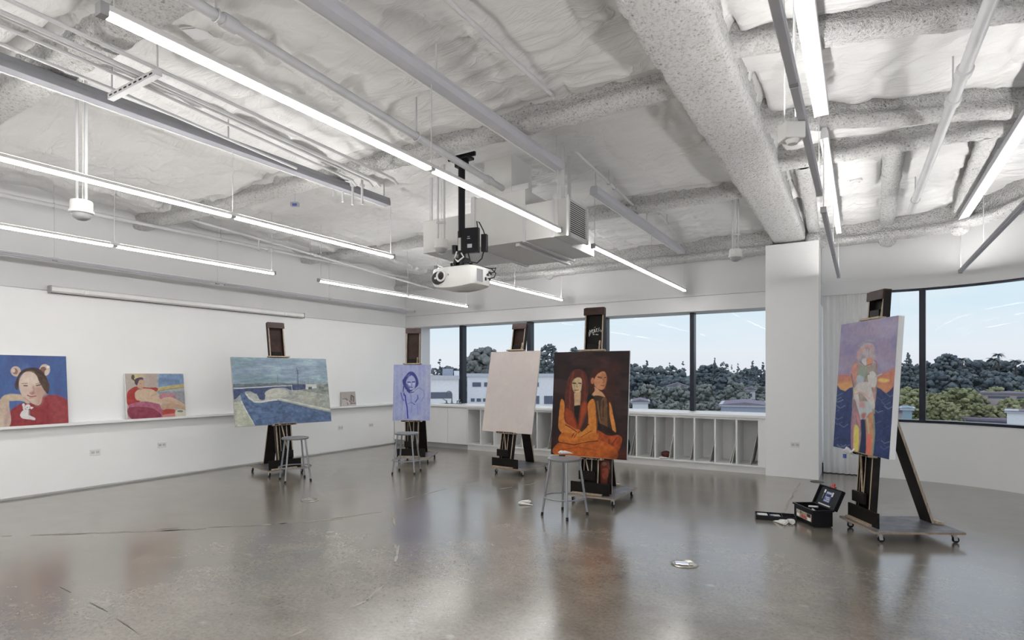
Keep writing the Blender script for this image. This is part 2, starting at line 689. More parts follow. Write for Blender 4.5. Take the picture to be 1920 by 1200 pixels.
filler('crack_filler', [(0, 1006), (60, 1003), (150, 1001), (300, 995), (420, 988), (520, 982), (600, 976), (700, 962)], 0.045, M['patch'], 0.12, 1)
filler('floor_crack', [(100, 1003), (200, 999), (330, 991), (440, 987)], 0.009, M['joint'], 0.6, 2, 0.0018)
filler('crack_filler', [(540, 1195), (600, 1168), (690, 1125), (735, 1085), (745, 1040), (740, 985), (735, 960)], 0.028, M['patch'], 0.5, 3)
filler('crack_filler', [(720, 950), (770, 934), (850, 913), (930, 892)], 0.022, M['patch'], 0.6, 4)
filler('crack_filler', [(1499, 905), (1493, 918), (1487, 930), (1470, 957)], 0.02, M['patch'], 0.1, 5)
filler('crack_filler', [(1010, 905), (940, 917), (900, 925)], 0.03, M['patch'], 0.65, 6)
filler('floor_crack', [(110, 1100), (190, 1140), (250, 1180)], 0.008, M['joint'], 0.3, 10)

w = MB()
w.box((-9.1, -4.0, 0.025), (XL + 0.004, YW, ZS - 0.006))
w.box((-9.1, -4.0, 0.0), (XL - 0.03, YW, 4.2))
wl = struct(w.build('wall_left', M['wall']))
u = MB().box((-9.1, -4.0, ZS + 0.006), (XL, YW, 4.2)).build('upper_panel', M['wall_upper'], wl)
ledge = MB().prism([(XL + 0.004, 0.868), (XL + 0.125, 0.868), (XL + 0.125, 0.900), (XL + 0.012, 0.900), (XL + 0.004, 0.900)], 'y', -4.0, YW)
struct(ledge.build('trim_1', M['white'], bevel=0.003))

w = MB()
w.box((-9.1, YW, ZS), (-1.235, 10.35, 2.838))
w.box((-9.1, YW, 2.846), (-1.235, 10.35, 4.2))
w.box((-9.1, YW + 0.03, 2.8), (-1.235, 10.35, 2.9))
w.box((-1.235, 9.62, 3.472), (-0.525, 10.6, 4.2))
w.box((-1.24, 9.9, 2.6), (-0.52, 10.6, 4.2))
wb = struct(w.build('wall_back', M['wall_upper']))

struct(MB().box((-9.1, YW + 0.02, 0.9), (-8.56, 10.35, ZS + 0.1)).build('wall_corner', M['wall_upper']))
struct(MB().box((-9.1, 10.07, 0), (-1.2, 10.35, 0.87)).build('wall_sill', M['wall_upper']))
struct(MB().box((-1.235, 9.36, 0), (-0.525, 10.6, 3.472)).build('column_window', M['wall'], bevel=0.004))

struct(MB().box((-9.1, -4.2, 0), (2.8, -4.0, 4.2)).build('wall_rear', M['wall']))
struct(MB().box((-9.1, -4.2, ZD), (2.8, 10.6, DECK_TOP)).build('ceiling', M['gap']))

# curved right wall -------------------------------------------------
CC, CR = (0.5, 8.02), 2.05


def curve(off=0.0, x0=-0.5, n=40, yend=-4.0):
    """inner face of the rounded corner, offset outwards by off"""
    pts = [(x0, CC[1] + CR + off), ]
    for i in range(n + 1):
        a = PI / 2 * (1 - i / n)
        pts.append((CC[0] + (CR + off) * math.cos(a), CC[1] + (CR + off) * math.sin(a)))
    pts.append((CC[0] + CR + off, yend))
    return pts


def curved_band(mb, x0, o0, o1, z0, z1):
    a, b = curve(o0, x0), curve(o1, x0)
    n = len(a)
    vs = [(p[0], p[1], z0) for p in a] + [(p[0], p[1], z1) for p in a] + [(p[0], p[1], z0) for p in b] + [(p[0], p[1], z1) for p in b]
    fs = []
    for i in range(n - 1):
        fs += [(i, i + 1, n + i + 1, n + i), (2 * n + i, 3 * n + i, 3 * n + i + 1, 2 * n + i + 1), (n + i, n + i + 1, 3 * n + i + 1, 3 * n + i), (i, 2 * n + i, 2 * n + i + 1, i + 1)]
    fs += [(0, n, 3 * n, 2 * n), (n - 1, 3 * n - 1, 4 * n - 1, 2 * n - 1)]
    return mb.add(vs, fs)


wr = MB()
curved_band(wr, 0.12, 0, 0.25, 0.0, 0.835)
curved_band(wr, -0.525, 0, 0.16, 2.765, 4.2)
wr.box((0.10, 10.07, 0), (0.16, 10.5, 0.835))
o = struct(wr.build('wall_right', M['wall'], smooth=True))
wf = MB()
curved_band(wf, 0.12, -0.012, 0.14, 0.835, 0.872)
w2 = struct(wf.build('window_2', M['frame'], smooth=True))
hf = MB()
curved_band(hf, -0.0, 0.0, 0.14, 2.745, 2.766)
hf.build('head_frame', M['frame'], w2, smooth=True)


def mull(mb, x, y, nx, ny, wd, dp, z0, z1):
    """mullion with its inner face centre at x,y; outward normal nx,ny"""
    tx, ty = -ny, nx
    pts = []
    for (s, d) in ((-wd / 2, 0), (wd / 2, 0), (wd / 2, dp), (-wd / 2, dp)):
        pts.append((x + tx * s + nx * d, y + ty * s + ny * d))
    mb.hexa([(p[0], p[1], z0) for p in pts], [(p[0], p[1], z1) for p in pts])


mm = MB()
mull(mm, 0.745, 10.055, math.sin(0.12), math.cos(0.12), 0.075, 0.14, 0.86, 2.75)
mm.build('mullion', M['frame'], w2)
for k in range(4):
    a = 0.12 + 0.62 * (k + 1)
    m_ = MB()
    if a < PI / 2:
        mull(m_, CC[0] + (CR - .01) * math.sin(a), CC[1] + (CR - .01) * math.cos(a), math.sin(a), math.cos(a), 0.075, 0.14, 0.86, 2.75)
        m_.build('mullion', M['frame'], w2)
for y in (6.3, 4.6, 2.9, 1.2, -0.5, -2.2):
    m_ = MB()
    mull(m_, XR + 0.0, y, 1, 0, 0.075, 0.14, 0.86, 2.75)
    m_.build('mullion', M['frame'], w2)
g_ = MB()
p_ = curve(0.08, 0.13)
n_ = len(p_)
g_.add([(p[0], p[1], 0.86) for p in p_] + [(p[0], p[1], 2.75) for p in p_], [(i, i + 1, n_ + i + 1, n_ + i) for i in range(0, n_ - 1)])
g_.build('glass', M['glass'], w2, smooth=True)
gp = MB()
gp.add([(-0.53, 10.48, 0.03), (0.5, 10.48, 0.03), (0.5, 10.48, 2.76), (-0.53, 10.48, 2.76)], [(0, 1, 2, 3)])
w3 = struct(gp.build('window_3', M['glass']))
MB().box((-0.53, 10.20, 0), (0.11, 10.54, 0.14)).build('bottom_frame', M['frame'], w3)  # frame enlarged into a hidden kerb, added to block sky light under the curtain
struct(MB().box((-0.53, 10.055, 2.745), (0.14, 10.5, 2.77)).build('trim_2', M['wall']))

# window wall --------------------------------------------------------
w1 = thing('window_1', 'wide white-headed window with dark mullions', 'window')
w1['kind'] = 'structure'
del w1['category'], w1['label']
for (xa, xb) in ((-7.43, -7.345), (-5.745, -5.66), (-4.10, -4.035), (-2.515, -2.445)):
    MB().box((xa, 9.975, 0.905), (xb, 10.12, ZS)).build('mullion', M['frame'], w1)
MB().box((-8.6, 10.06, 0.86), (-1.2, 10.12, 0.905)).build('bottom_frame', M['white'], w1)
MB().add([(-8.6, 10.08, 0.88), (-1.2, 10.08, 0.88), (-1.2, 10.08, 2.62), (-8.6, 10.08, 2.62)], [(0, 1, 2, 3)]).build('glass', M['glass'], w1)


# ceiling blankets ---------------------------------------------------
def blanket(name, x0, x1, y0, y1, base, pins, seams, seed, step=0.025, edge=None, gaps=()):
    xs = np.arange(x0, x1 + step, step)
    ys = np.arange(y0, y1 + step, step)
    X, Y = np.meshgrid(xs, ys)
    wx = X + 0.5 * (fbm(X * 0.9, Y * 0.9, seed + 3, 3) - 0.5)
    wy = Y + 0.5 * (fbm(X * 0.9 + 30, Y * 0.9, seed + 4, 3) - 0.5)
    Z = base + 0.085 * (fbm(X * 0.55, Y * 0.55, seed, 3) - 0.5)
    rd = 1 - np.abs(2 * fbm(wx * 0.8, wy * 2.1, seed + 1, 3) - 1)
    Z -= 0.05 * (np.clip(rd - 0.5, 0, 1) / 0.5) ** 1.5
    rd2 = 1 - np.abs(2 * vn(wx * 2.6 + 8, wy * 1.5, seed + 2) - 1)
    Z += 0.022 * rd2 ** 5
    rd3 = 1 - np.abs(2 * vn(wx * 4.5 + 8, wy * 3.6, seed + 12) - 1)
    Z += 0.011 * rd3 ** 5
    rd4 = 1 - np.abs(2 * vn(wx * 3.2 + 3 * fbm(X * 1.3, Y * 1.3, seed + 15, 2), wy * 8.5, seed + 14) - 1)
    Z += 0.006 * rd4 ** 4
    r = random.Random(seed)
    for (px_, py_) in pins:
        jx, jy = px_ + r.uniform(-.2, .2), py_ + r.uniform(-.2, .2)
        dx, dy = X - jx, Y - jy
        R = np.hypot(dx, dy)
        sel = R < 1.1
        Z[sel] += 0.045 * np.exp(-R[sel] / 0.28)
        for kk in range(r.randint(6, 9)):
            an = r.uniform(0, 2 * PI)
            ca, sa = math.cos(an), math.sin(an)
            al = dx * ca + dy * sa
            pe = -dx * sa + dy * ca + 0.04 * np.sin(al * 5 + kk)
            ln = r.uniform(0.25, 0.6)
            wd = 0.018 + 0.035 * np.clip(al, 0, 1)
            m = sel & (al > 0)
            Z[m] += r.choice((-1, 1)) * 0.022 * np.exp(-(pe[m] / wd[m]) ** 2) * np.exp(-al[m] / ln) * np.clip(al[m] / 0.05, 0, 1)
    for (sx, dirn, amp) in seams:
        off = X - sx + 0.10 * (fbm(Y * 0.8 + sx, Y * 0 + sx, seed + 7, 4) - 0.5)
        Z += dirn * amp * (1 / (1 + np.exp(-off / 0.008))) * np.exp(-np.clip(off, 0, 9) / 0.35) - amp * 0.5 * np.exp(-(off / 0.03) ** 2)
    for (ax, c0, c1, q0, q1, wd) in gaps:
        # dark open joint where the blanket stops short of a beam
        A_, B_ = (Y, X) if ax == 'y' else (X, Y)
        line = c0 + (c1 - c0) * (B_ - q0) / (q1 - q0)
        off = A_ - line + 0.03 * (fbm(B_ * 1.4, B_ * 0 + c0, seed + 31, 3) - 0.5)
        mk = np.clip((fbm(B_ * 0.9 + c0, B_ * 0 + 3, seed + 41, 3) - 0.47) / 0.1, 0, 1)
        mk = mk * np.clip((B_ - q0) / .05, 0, 1) * np.clip((q1 - B_) / .05, 0, 1)
        Z += 0.16 * mk * np.exp(-(off / wd) ** 2)
    if edge is not None:
        Z = edge(X, Y, Z)
    return struct(grid_mesh(name, X[:, ::-1], Y[:, ::-1], Z[:, ::-1], M['membrane']))


r = random.Random(3)
pinsL = [(x, y) for x in np.arange(-8.2, -1.2, 1.15) for y in (-0.6, 0.6, 2.4, 3.3, 4.9, 5.9, 7.6, 8.6)]
seamsL = [(-7.9, 1, .05), (-6.9, -1, .045), (-5.75, 1, .05), (-3.6, -1, .035), (-2.05, 1, .02)]


def edgeL(X, Y, Z):
    # drapes pulled up to the wall on the left, tucked up behind each beam's flange
    return Z + 0.07 * np.exp(-(X - XL) / 0.5) - 0.04 * (np.exp(-((Y - 4.1) / 0.25) ** 2) + np.exp(-((Y - 6.95) / 0.25) ** 2)) - 0.07 * np.clip((Y - 8.7) / 0.8, 0, 1)


blanket('ceiling_1', -8.86, -1.0, -3.98, 9.78, 3.775, pinsL, seamsL, 11, edge=edgeL, gaps=[('y', 1.60, 1.60, -8, 0, .03), ('y', 4.09, 4.09, -8, 0, .032), ('y', 6.93, 6.93, -8, 0, .035), ('y', 9.38, 9.38, -8, 0, .045), ('x', -1.165, -1.165, 0, 9, .02)])
pinsR = [(x, y) for x in np.arange(-0.3, 2.4, 1.1) for y in (-1, 1, 2.9, 4.6, 5.6, 7, 8.4)]
blanket('ceiling_2', -0.95, 2.75, -3.98, 10.1, 3.72, pinsR, [(0.9, 1, .02)], 23, gaps=[('x', -.685, -.685, 0, 9, .022), ('y', 3.81, 4.80, -.75, 2.5, .02), ('y', 5.18, 6.55, -.75, 2.5, .02), ('y', 6.24, 6.37, -.75, 2.5, .018), ('x', .165, .215, 6.4, 9.9, .018), ('x', .365, .415, 6.4, 9.9, .018), ('x', .87, 1.0, 6.4, 9.7, .018), ('x', -.41, -.51, 6.4, 9.6, .018), ('y', 9.44, 9.36, -.6, .9, .03)])


# sprayed beams ---------------------------------------------------------
def fire_beam(name, p0, p1, wb_, zb, zt, seed, web=0.03, amp=0.012, step=0.024, flange=0.075):
    p0, p1 = Vector((*p0, 0)), Vector((*p1, 0))
    d = p1 - p0
    L = d.length
    d.normalize()
    nrm = Vector((-d.y, d.x, 0))
    h = wb_ / 2
    prof = [(h - web, zt), (h - web, zb + flange + 0.03), (h - 0.005, zb + flange), (h, zb + 0.03), (h - 0.03, zb), (0, zb - 0.004), (-h + 0.03, zb), (-h, zb + 0.03), (-h + 0.005, zb + flange), (-h + web, zb + flange + 0.03), (-h + web, zt)]
    P = np.array(prof)
    seg = np.hypot(*np.diff(P, axis=0).T)
    s = np.concatenate([[0], np.cumsum(seg)])
    ss = np.linspace(0, s[-1], max(12, int(s[-1] / step)))
    A = np.interp(ss, s, P[:, 0])
    B = np.interp(ss, s, P[:, 1])
    tA, tB = np.gradient(A), np.gradient(B)
    ln = np.hypot(tA, tB) + 1e-9
    nA, nB = -tB / ln, tA / ln
    for it in range(2):
        nA = np.convolve(np.pad(nA, 1, mode='edge'), [.25, .5, .25], 'valid')
        nB = np.convolve(np.pad(nB, 1, mode='edge'), [.25, .5, .25], 'valid')
    ls = np.linspace(0, L, max(4, int(L / step)))
    S, Lg = np.meshgrid(ss, ls)
    dsp = 2 * amp * (fbm(Lg * 16, S * 16, seed, 3, 0.6) - 0.5) + 1.3 * amp * (fbm(Lg * 2.3, S * 4.5, seed + 5, 3) - 0.5)
    pit = np.clip(fbm(Lg * 3.5, S * 26, seed + 8, 2) - 0.66, 0, 1)
    dsp -= pit * 0.06
    # keep the sense of the normal outward (down/outside)
    sg = -1.0 if nB[len(nB) // 2] > 0 else 1.0
    a = A[None, :] + sg * nA[None, :] * dsp
    b = B[None, :] + sg * nB[None, :] * dsp
    X = p0.x + d.x * Lg + nrm.x * a
    Y = p0.y + d.y * Lg + nrm.y * a
    return struct(grid_mesh(name, X, Y, b, M['fire']))


ZB = 3.59
fire_beam('ceiling_beam', (-8.9, 1.74), (-1.0, 1.74), 0.23, ZB, 3.95, 1)
fire_beam('ceiling_beam', (-8.9, 4.22), (-1.0, 4.22), 0.21, ZB, 3.95, 2)
fire_beam('ceiling_beam', (-8.9, 7.07), (-1.0, 7.07), 0.22, ZB, 3.95, 3)
fire_beam('ceiling_beam', (-8.9, 9.60), (-1.15, 9.60), 0.36, 3.40, 3.95, 4, web=0.06, amp=0.016)
fire_beam('ceiling_girder', (-0.92, -3.9), (-0.92, 9.44), 0.44, 3.50, 3.95, 5, web=0.015, amp=0.016, flange=0.16, step=0.02)
fire_beam('ceiling_beam', (-0.75, 3.88), (2.7, 4.95), 0.19, ZB, 3.95, 6)
fire_beam('ceiling_beam', (-0.75, 5.24), (2.7, 6.72), 0.17, ZB, 3.95, 7)
fire_beam('ceiling_beam', (-0.75, 6.32), (2.7, 6.45), 0.17, ZB - 0.005, 3.95, 8)
fire_beam('ceiling_beam', (-0.50, 6.42), (-0.60, 9.6), 0.16, ZB, 3.95, 9)
fire_beam('ceiling_beam', (0.26, 6.44), (0.315, 9.9), 0.18, ZB + 0.005, 3.95, 10)
fire_beam('ceiling_beam', (0.96, 6.46), (1.10, 9.7), 0.17, ZB, 3.95, 12)
edge_pts = [(-0.55, 9.62), (0.3, 9.60), (1.0, 9.42), (1.5, 8.85), (1.85, 8.0)]
for i in range(4):
    fire_beam('ceiling_beam', edge_pts[i], edge_pts[i + 1], 0.30, 3.42, 3.95, 14 + i, web=0.05, amp=0.016)
# lumps of fireproofing where hangers meet the edge beam
def lump(x, y, z, r_, seed):
    a = np.linspace(0, 2 * PI, 28)
    b = np.linspace(-PI / 2, PI / 2, 16)
    A, B = np.meshgrid(a, b)
    R = r_ * (1 + 0.35 * (fbm(np.cos(A) * 2 + 5, np.sin(A) * 2 + B * 2, seed, 3) - 0.5))
    X = x + R * np.cos(B) * np.cos(A)
    Y = y + R * np.cos(B) * np.sin(A)
    Z = z + R * 1.1 * np.sin(B)
    return struct(grid_mesh('ceiling_lump', X, Y, Z, M['fire']))


for (u_, v_) in ((1030, 515), (1205, 493), (1385, 488)):
    q = at(u_, v_, 1)
    t_ = 9.62 / q.y
    p = at(u_, v_, t_)
    lump(p.x, 9.62, 3.47, 0.12, int(u_))
lump(0.31, 9.58, 3.46, 0.13, 5)
lump(1.08, 9.30, 3.46, 0.12, 6)
lump(-0.6, 9.45, 3.52, 0.11, 7)

# ------------------------------------------------------------------ CEILING FIXTURES
def strip_light(label, x, spans, lit, z=2.895, ztop=3.49, up=None, group=None, down='emit'):
    """one straight run: spans = list of (y0,y1) diffusers; origin at its near end, hung by thin cables"""
    y0, y1 = spans[0][0], spans[-1][1]
    t = thing('pendant_strip_light', label, 'strip light', (x, y0, z), 0, group)
    L = y1 - y0
    MB().box((-0.021, -0.03, 0.020), (0.021, L + 0.03, 0.046)).build('housing', M['white_pl'] if lit else M['channel'], t, bevel=0.003)
    for (a, b) in spans:
        MB().box((-0.019, a - y0, 0.0), (0.019, b - y0, 0.0195)).build('diffuser', M[down] if lit else M['channel'], t, bevel=0.004)
    for (a, b) in spans:
        MB().box((-0.017, a - y0 + .02, 0.0461), (0.017, b - y0 - .02, 0.0465)).build('uplight_diffuser', M[up or ('emit_up_mid' if lit else 'emit_up')], t)
    for e in (-0.035, L + 0.005):
        MB().box((-0.022, e, -0.003), (0.022, e + 0.03, 0.047)).build('end_cap', M['grey_pl'], t)
    ys = [0.02] + [(spans[i][1] + spans[i + 1][0]) / 2 - y0 for i in range(len(spans) - 1)] + [L - 0.02]
    for i, s in enumerate(ys):
        if 0 < i < len(ys) - 1:
            MB().box((-0.020, s - 0.022, 0.004), (0.020, s + 0.022, 0.020)).build('joint_cover', M['grey_pl'], t)
        MB().tube([(0, s, 0.045), (0, s, ztop - z)], 0.0035, 6).build('cable', M['pipe'], t)
    return t


N0, N1, N2 = (1.07, 2.985), (3.04, 4.915), None
strip_light('lit white strip light nearest the camera, running from the top edge towards the air duct', -2.48, [(1.07, 2.985), (3.04, 4.92)], True, ztop=3.49, up='emit_up_low')
strip_light('lit white strip light hanging beyond the air duct grille, above the window easels', -2.48, [(5.77, 7.74), (7.785, 9.50)], True, ztop=3.49, up='emit_up_low')
strip_light('long lit strip light in the middle row, left of the projector', -4.71, [(1.07, 2.98), (3.03, 5.0)], True, ztop=3.49)
strip_light('lit strip light passing behind the projector in the middle row', -4.73, [(5.86, 7.80), (7.85, 9.50)], True, ztop=3.49)
strip_light('lit strip light closest to the picture ledge wall, left portion of the row', -6.87, [(1.07, 3.0), (3.05, 4.97)], True, ztop=3.75, up='emit_up_soft')
strip_light('short-looking lit strip light near the far left corner above the bridge painting', -6.83, [(5.73, 7.62), (7.67, 9.42)], True, ztop=3.75, up='emit_up_soft')
strip_light('grey uplight strip hanging along the left wall above the projection screen case', -8.36, [(1.07, 3.0), (3.05, 4.97), (5.2, 7.2), (7.25, 9.55)], False, ztop=3.78, up='emit_up_low')
strip_light('dark underside of an uplight strip right of the sprayed girder, end pointing at the column', -0.275, [(1.07, 3.0), (3.05, 4.95)], False, ztop=3.49)
strip_light('dark-bottomed uplight strip hanging in front of the column and curtain', -0.275, [(5.53, 7.5), (7.55, 9.30)], False, ztop=3.49)
strip_light('grey uplight strip slanting above the curved window at the right edge', 1.14, [(4.2, 6.1), (6.15, 8.0), (8.05, 9.72)], False, ztop=3.49)

# added fill strips, unseen behind and right of the camera, to brighten the room
for (x, y_, l) in ((-6.87, -3.4, 'added unseen fill strip behind the camera, nearest the left wall'), (-4.71, -3.4, 'added unseen fill strip behind the camera, in line with the middle row'), (-2.48, -3.4, 'added unseen fill strip behind the camera, in line with the brightest strip'), (-0.275, -3.4, 'added unseen fill strip behind the camera, in line with the uplight strips by the girder'), (0.55, -3.4, 'added unseen fill strip behind the camera, two rows in from the right wall'), (1.3, -2.6, 'added unseen fill strip behind the camera, one row in from the right wall'), (2.05, -2.6, 'added unseen fill strip behind the camera, next to the right wall')):
    strip_light(l, x, [(y_, y_ + 1.9), (y_ + 1.95, y_ + 3.85)], True, ztop=3.75, down='emit_rear_fill', up='emit_up_low')


def channel(label, x, y0, y1, z0=3.485, z1=3.575, w=0.095, rods=3, mat='channel', zc=3.80):
    t = thing('ceiling_channel', label, 'channel', (x, y0, z0))
    L, h = y1 - y0, z1 - z0
    MB().prism([(-w / 2, 0), (w / 2, 0), (w / 2, h * 0.55), (w / 2 - 0.012, h), (-w / 2 + 0.012, h), (-w / 2, h * 0.55)], 'y', 0, L).build('body', M[mat], t, bevel=0.003)
    MB().box((-w / 2 - 0.004, 0, -0.004), (-w / 2 + 0.008, L, 0.006)).build('lip', M['white_pl'], t)
    for i in range(rods):
        s = 0.06 + (L - 0.12) * i / max(1, rods - 1)
        MB().tube([(0, s, h), (0, s, zc - z0)], 0.007, 8).build('rod', M['pipe'], t)
    return t


channel('long grey channel from the upper left corner, directly above the middle row of lights', -4.71, 1.0, 4.93, mat='channel_dim')
channel('wide grey channel descending from the top edge above the brightest strip light', -2.48, 1.2, 4.93)
channel('short grey channel right of the air duct, above the lit strip by the windows', -2.48, 5.76, 9.35)
channel('white channel beside the sprayed girder, nearest the camera', -0.255, 2.0, 4.93, mat='pipe')
channel('white channel near the column', -0.262, 5.4, 9.15, w=0.06, mat='pipe')
channel('grey channel at the right edge above the slanting strip light', 1.10, 3.6, 9.3)

# slotted bracket on the white channel
# pipes ------------------------------------------------------------------
def pipe(label, pts, r, cat='pipe', mat='pipe', couplings=(), hang=(), zc=3.80, name='ceiling_pipe', group=None, n=14):
    P = [Vector(p) for p in pts]
    t = thing(name, label, cat, P[0], 0, group)
    MB().tube([p - P[0] for p in P], r, n).build('tube', M[mat], t, smooth=True)
    D = (P[-1] - P[0])
    for s in couplings:
        c = D * s
        d = D.normalized() * 0.045
        MB().tube([c - d, c - d * .9, c + d * .9, c + d], [r * 1.05, r * 1.35, r * 1.35, r * 1.05], n).build('coupling', M[mat], t, smooth=True)
    for s in hang:
        c = D * s
        mb = MB().tube([c + Vector((0, 0, r)), (c.x, c.y, zc - P[0].z)], 0.006, 6)
        ring = [c + Vector((0, 0, 0)) + Vector((math.cos(a) * (r + .006), 0, math.sin(a) * (r + .006))) for a in np.linspace(0, 2 * PI, 14, endpoint=False)]
        mb.tube(ring, 0.005, 6, closed=True)
        mb.build('hanger', M['galv'], t)
    return t


pipe('white sprinkler pipe running over the projector mount', [(-2.93, 1.4, 3.45), (-3.19, 5.30, 3.45)], 0.030, mat='channel_pale', couplings=(0.12, 0.85), hang=(0.1, 0.55))
pipe('white sprinkler main at upper right with two grooved couplings', [(0.58, 3.2, 3.45), (0.50, 8.2, 3.45)], 0.036, couplings=(0.28, 0.37), hang=(0.37, 0.9))
pipe('straight white pipe along the top of the picture ledge wall', [(-8.3, 0.9, 3.545), (-8.3, 9.3, 3.605)], 0.026, hang=(0.25, 0.5, 0.75), couplings=(0.6,))
pipe('thin white pipe sloping down towards the left end of the window wall', [(-7.8, 4.2, 3.65), (-7.8, 6.5, 3.52), (-7.8, 9.55, 3.344)], 0.019, hang=(0.05, 0.4), couplings=(0.42,))
pipe('thin white conduit fixed flat to the grey blanket above the brightest light', [(-2.05, 1.6, 3.70), (-2.06, 4.0, 3.70)], 0.016, hang=(0.98,))
pipe('thin white conduit with two stand-offs right of the air duct', [(-2.34, 5.0, 3.66), (-2.46, 7.0, 3.66)], 0.015, hang=(0.5, 0.6, 0.97))
pipe('thin white conduit short of the window edge beam', [(-2.29, 7.5, 3.66), (-2.46, 9.5, 3.60)], 0.015, hang=(0.25,))
cg = 'conduits strapped on the upper left trapeze'
pipe('topmost white conduit of the upper left bundle', [(-3.80, 0.4, 3.50), (-3.89, 1.95, 3.50), (-4.03, 4.30, 3.50), (-4.03, 4.36, 3.46)], 0.013, 'conduit', name='ceiling_conduit', group=cg)
pipe('second white conduit from the top of the upper left bundle', [(-3.96, 0.4, 3.50), (-4.05, 1.95, 3.50), (-4.23, 4.26, 3.50), (-4.23, 4.32, 3.46)], 0.015, 'conduit', name='ceiling_conduit', group=cg)
pipe('third white conduit from the top of the upper left bundle, touching the second', [(-4.00, 0.4, 3.50), (-4.09, 1.95, 3.50), (-4.30, 4.22, 3.50), (-4.30, 4.28, 3.46)], 0.012, 'conduit', name='ceiling_conduit', group=cg)
pipe('fourth white conduit from the top of the upper left bundle', [(-4.13, 0.4, 3.50), (-4.19, 1.95, 3.50), (-4.42, 4.11, 3.50), (-4.42, 4.17, 3.46)], 0.012, 'conduit', name='ceiling_conduit', group=cg)
pipe('lowest white conduit of the upper left bundle, next to the grey channel', [(-4.34, 0.4, 3.50), (-4.43, 1.95, 3.50), (-4.62, 3.6, 3.50)], 0.012, 'conduit', name='ceiling_conduit', group=cg)
for (x, l) in ((-3.885, 'upper left slotted trapeze carrying the bundle of white conduits'),):
    t = thing('ceiling_trapeze', l, 'bracket', (x, 1.95, 3.44))
    MB().box((-0.60, -0.02, 0), (0.04, 0.02, 0.042)).build('strut', M['pipe'], t, bevel=0.003)
    for i in range(9):
        MB().box((-0.57 + i * 0.066, -0.0215, 0.016), (-0.57 + i * 0.066 + 0.036, -0.019, 0.026)).build('slot', M['rubber'], t)
    for xx in (-0.58, 0.02):
        MB().tube([(xx, 0, 0.0), (xx, 0, 0.38)], 0.006, 6).build('rod', M['pipe'], t)
for i, (u_, v0, v1, tt) in enumerate(((643, 360, 379, 6.1), (661, 358, 384, 6.1), (679, 360, 383, 6.1), (625, 356, 369, 6.1))):
    a, b = at(u_, v0 - 14, tt), at(u_, v1, tt)
    tg = thing('hanging_pipe_stub', 'short white capped stub hanging below the second sprayed beam', 'pipe stub', b, 0, 'row of pipe stubs under the second beam')
    MB().tube([(0, 0, 0), (0, 0, a.z - b.z + 0.12)], 0.013, 8).build('tube', M['pipe'], tg, smooth=True)
    MB().tube([(0, 0, a.z - b.z - 0.03), (0, 0, a.z - b.z + 0.0)], [0.022, 0.03], 8).build('collar', M['pipe'], tg, smooth=True)


# hanging domed sensors on twin rods ---------------------------------------
def dome_unit(label, p, rz):
    t = thing('pendant_speaker', label, 'hanging speaker', p, rz, 'white domed speakers on twin rods')
    MB().lathe([(0.001, -0.055), (0.03, -0.052), (0.055, -0.036), (0.066, -0.012), (0.068, 0.0)], n=28).build('dome', M['grey_pl'], t, smooth=True)
    MB().lathe([(0.072, -0.006), (0.082, 0.0), (0.082, 0.018), (0.074, 0.022), (0.074, 0.085), (0.070, 0.095), (0.001, 0.097)], n=28).build('canister', M['white_pl'], t, smooth=True)
    for s in (-0.034, 0.034):
        MB().tube([(s, 0, 0.09), (s, 0, 1.02)], 0.0115, 10).build('rod', M['pipe'], t, smooth=True)
    MB().tube([(0.0, 0.01, 0.09), (0.004, 0.01, 0.5), (0.0, 0.01, 1.02)], 0.005, 6).build('cable', M['white_pl'], t)
    MB().box((-0.05, -0.012, 0.27), (0.05, 0.012, 0.29)).build('clamp', M['galv'], t)
    return t


d0 = dome_unit('white domed speaker on long twin rods above the left strip light', at(153, 400, 4.38) + Vector((0, 0, 0.0)), YAW)
dup(d0, at(827, 466, 6.2), YAW, 'white domed speaker on twin rods just left of the projector pole')
dup(d0, at(1379, 482, 7.08), YAW, 'white domed speaker on twin rods near the edge beam by the column')

t = thing('pendant_camera', 'white box camera hanging beside the dark strip light right of the girder', 'camera', at(1484, 252, 3.13), YAW)
MB().box((-0.055, -0.05, -0.035), (0.055, 0.05, 0.055)).build('body', M['white_pl'], t, bevel=0.008)
MB().lathe([(0.001, -0.062), (0.025, -0.058), (0.036, -0.035), (0.036, -0.03)], (0, -0.01, 0), 20).build('lens_dome', M['white_pl'], t, smooth=True)
for s in (-0.03, 0.03):
    MB().tube([(s, 0.02, 0.05), (s, 0.02, 0.97)], 0.004, 6).build('rod', M['pipe'], t)
MB().box((-0.04, 0.0, 0.055), (0.03, 0.04, 0.066)).build('bracket', M['galv'], t)

t = thing('smoke_detector', 'white smoke detector on the blanket between the right beams', 'smoke detector', at(1605, 338, 6.35), YAW)
MB().lathe([(0.001, -0.04), (0.035, -0.038), (0.04, -0.02), (0.06, -0.015), (0.06, 0.01), (0.001, 0.012)], n=24).build('head', M['white_pl'], t, smooth=True)
MB().box((-0.06, -0.06, 0.01), (0.06, 0.06, 0.12)).build('junction_box', M['white_pl'], t, bevel=0.004)

t = thing('ceiling_sensor', 'small dark blue sensor under the second beam at left', 'sensor', at(553, 384, 6.9), YAW)
MB().box((-0.05, -0.03, -0.02), (0.05, 0.03, 0.03)).build('body', M['grey_pl'], t, bevel=0.008)
MB().box((-0.02, -0.034, -0.022), (0.035, -0.03, 0.008)).build('lens', M['blue'], t)
MB().tube([(0, 0, 0.03), (0, 0, 0.32)], 0.006, 6).build('stem', M['pipe'], t)

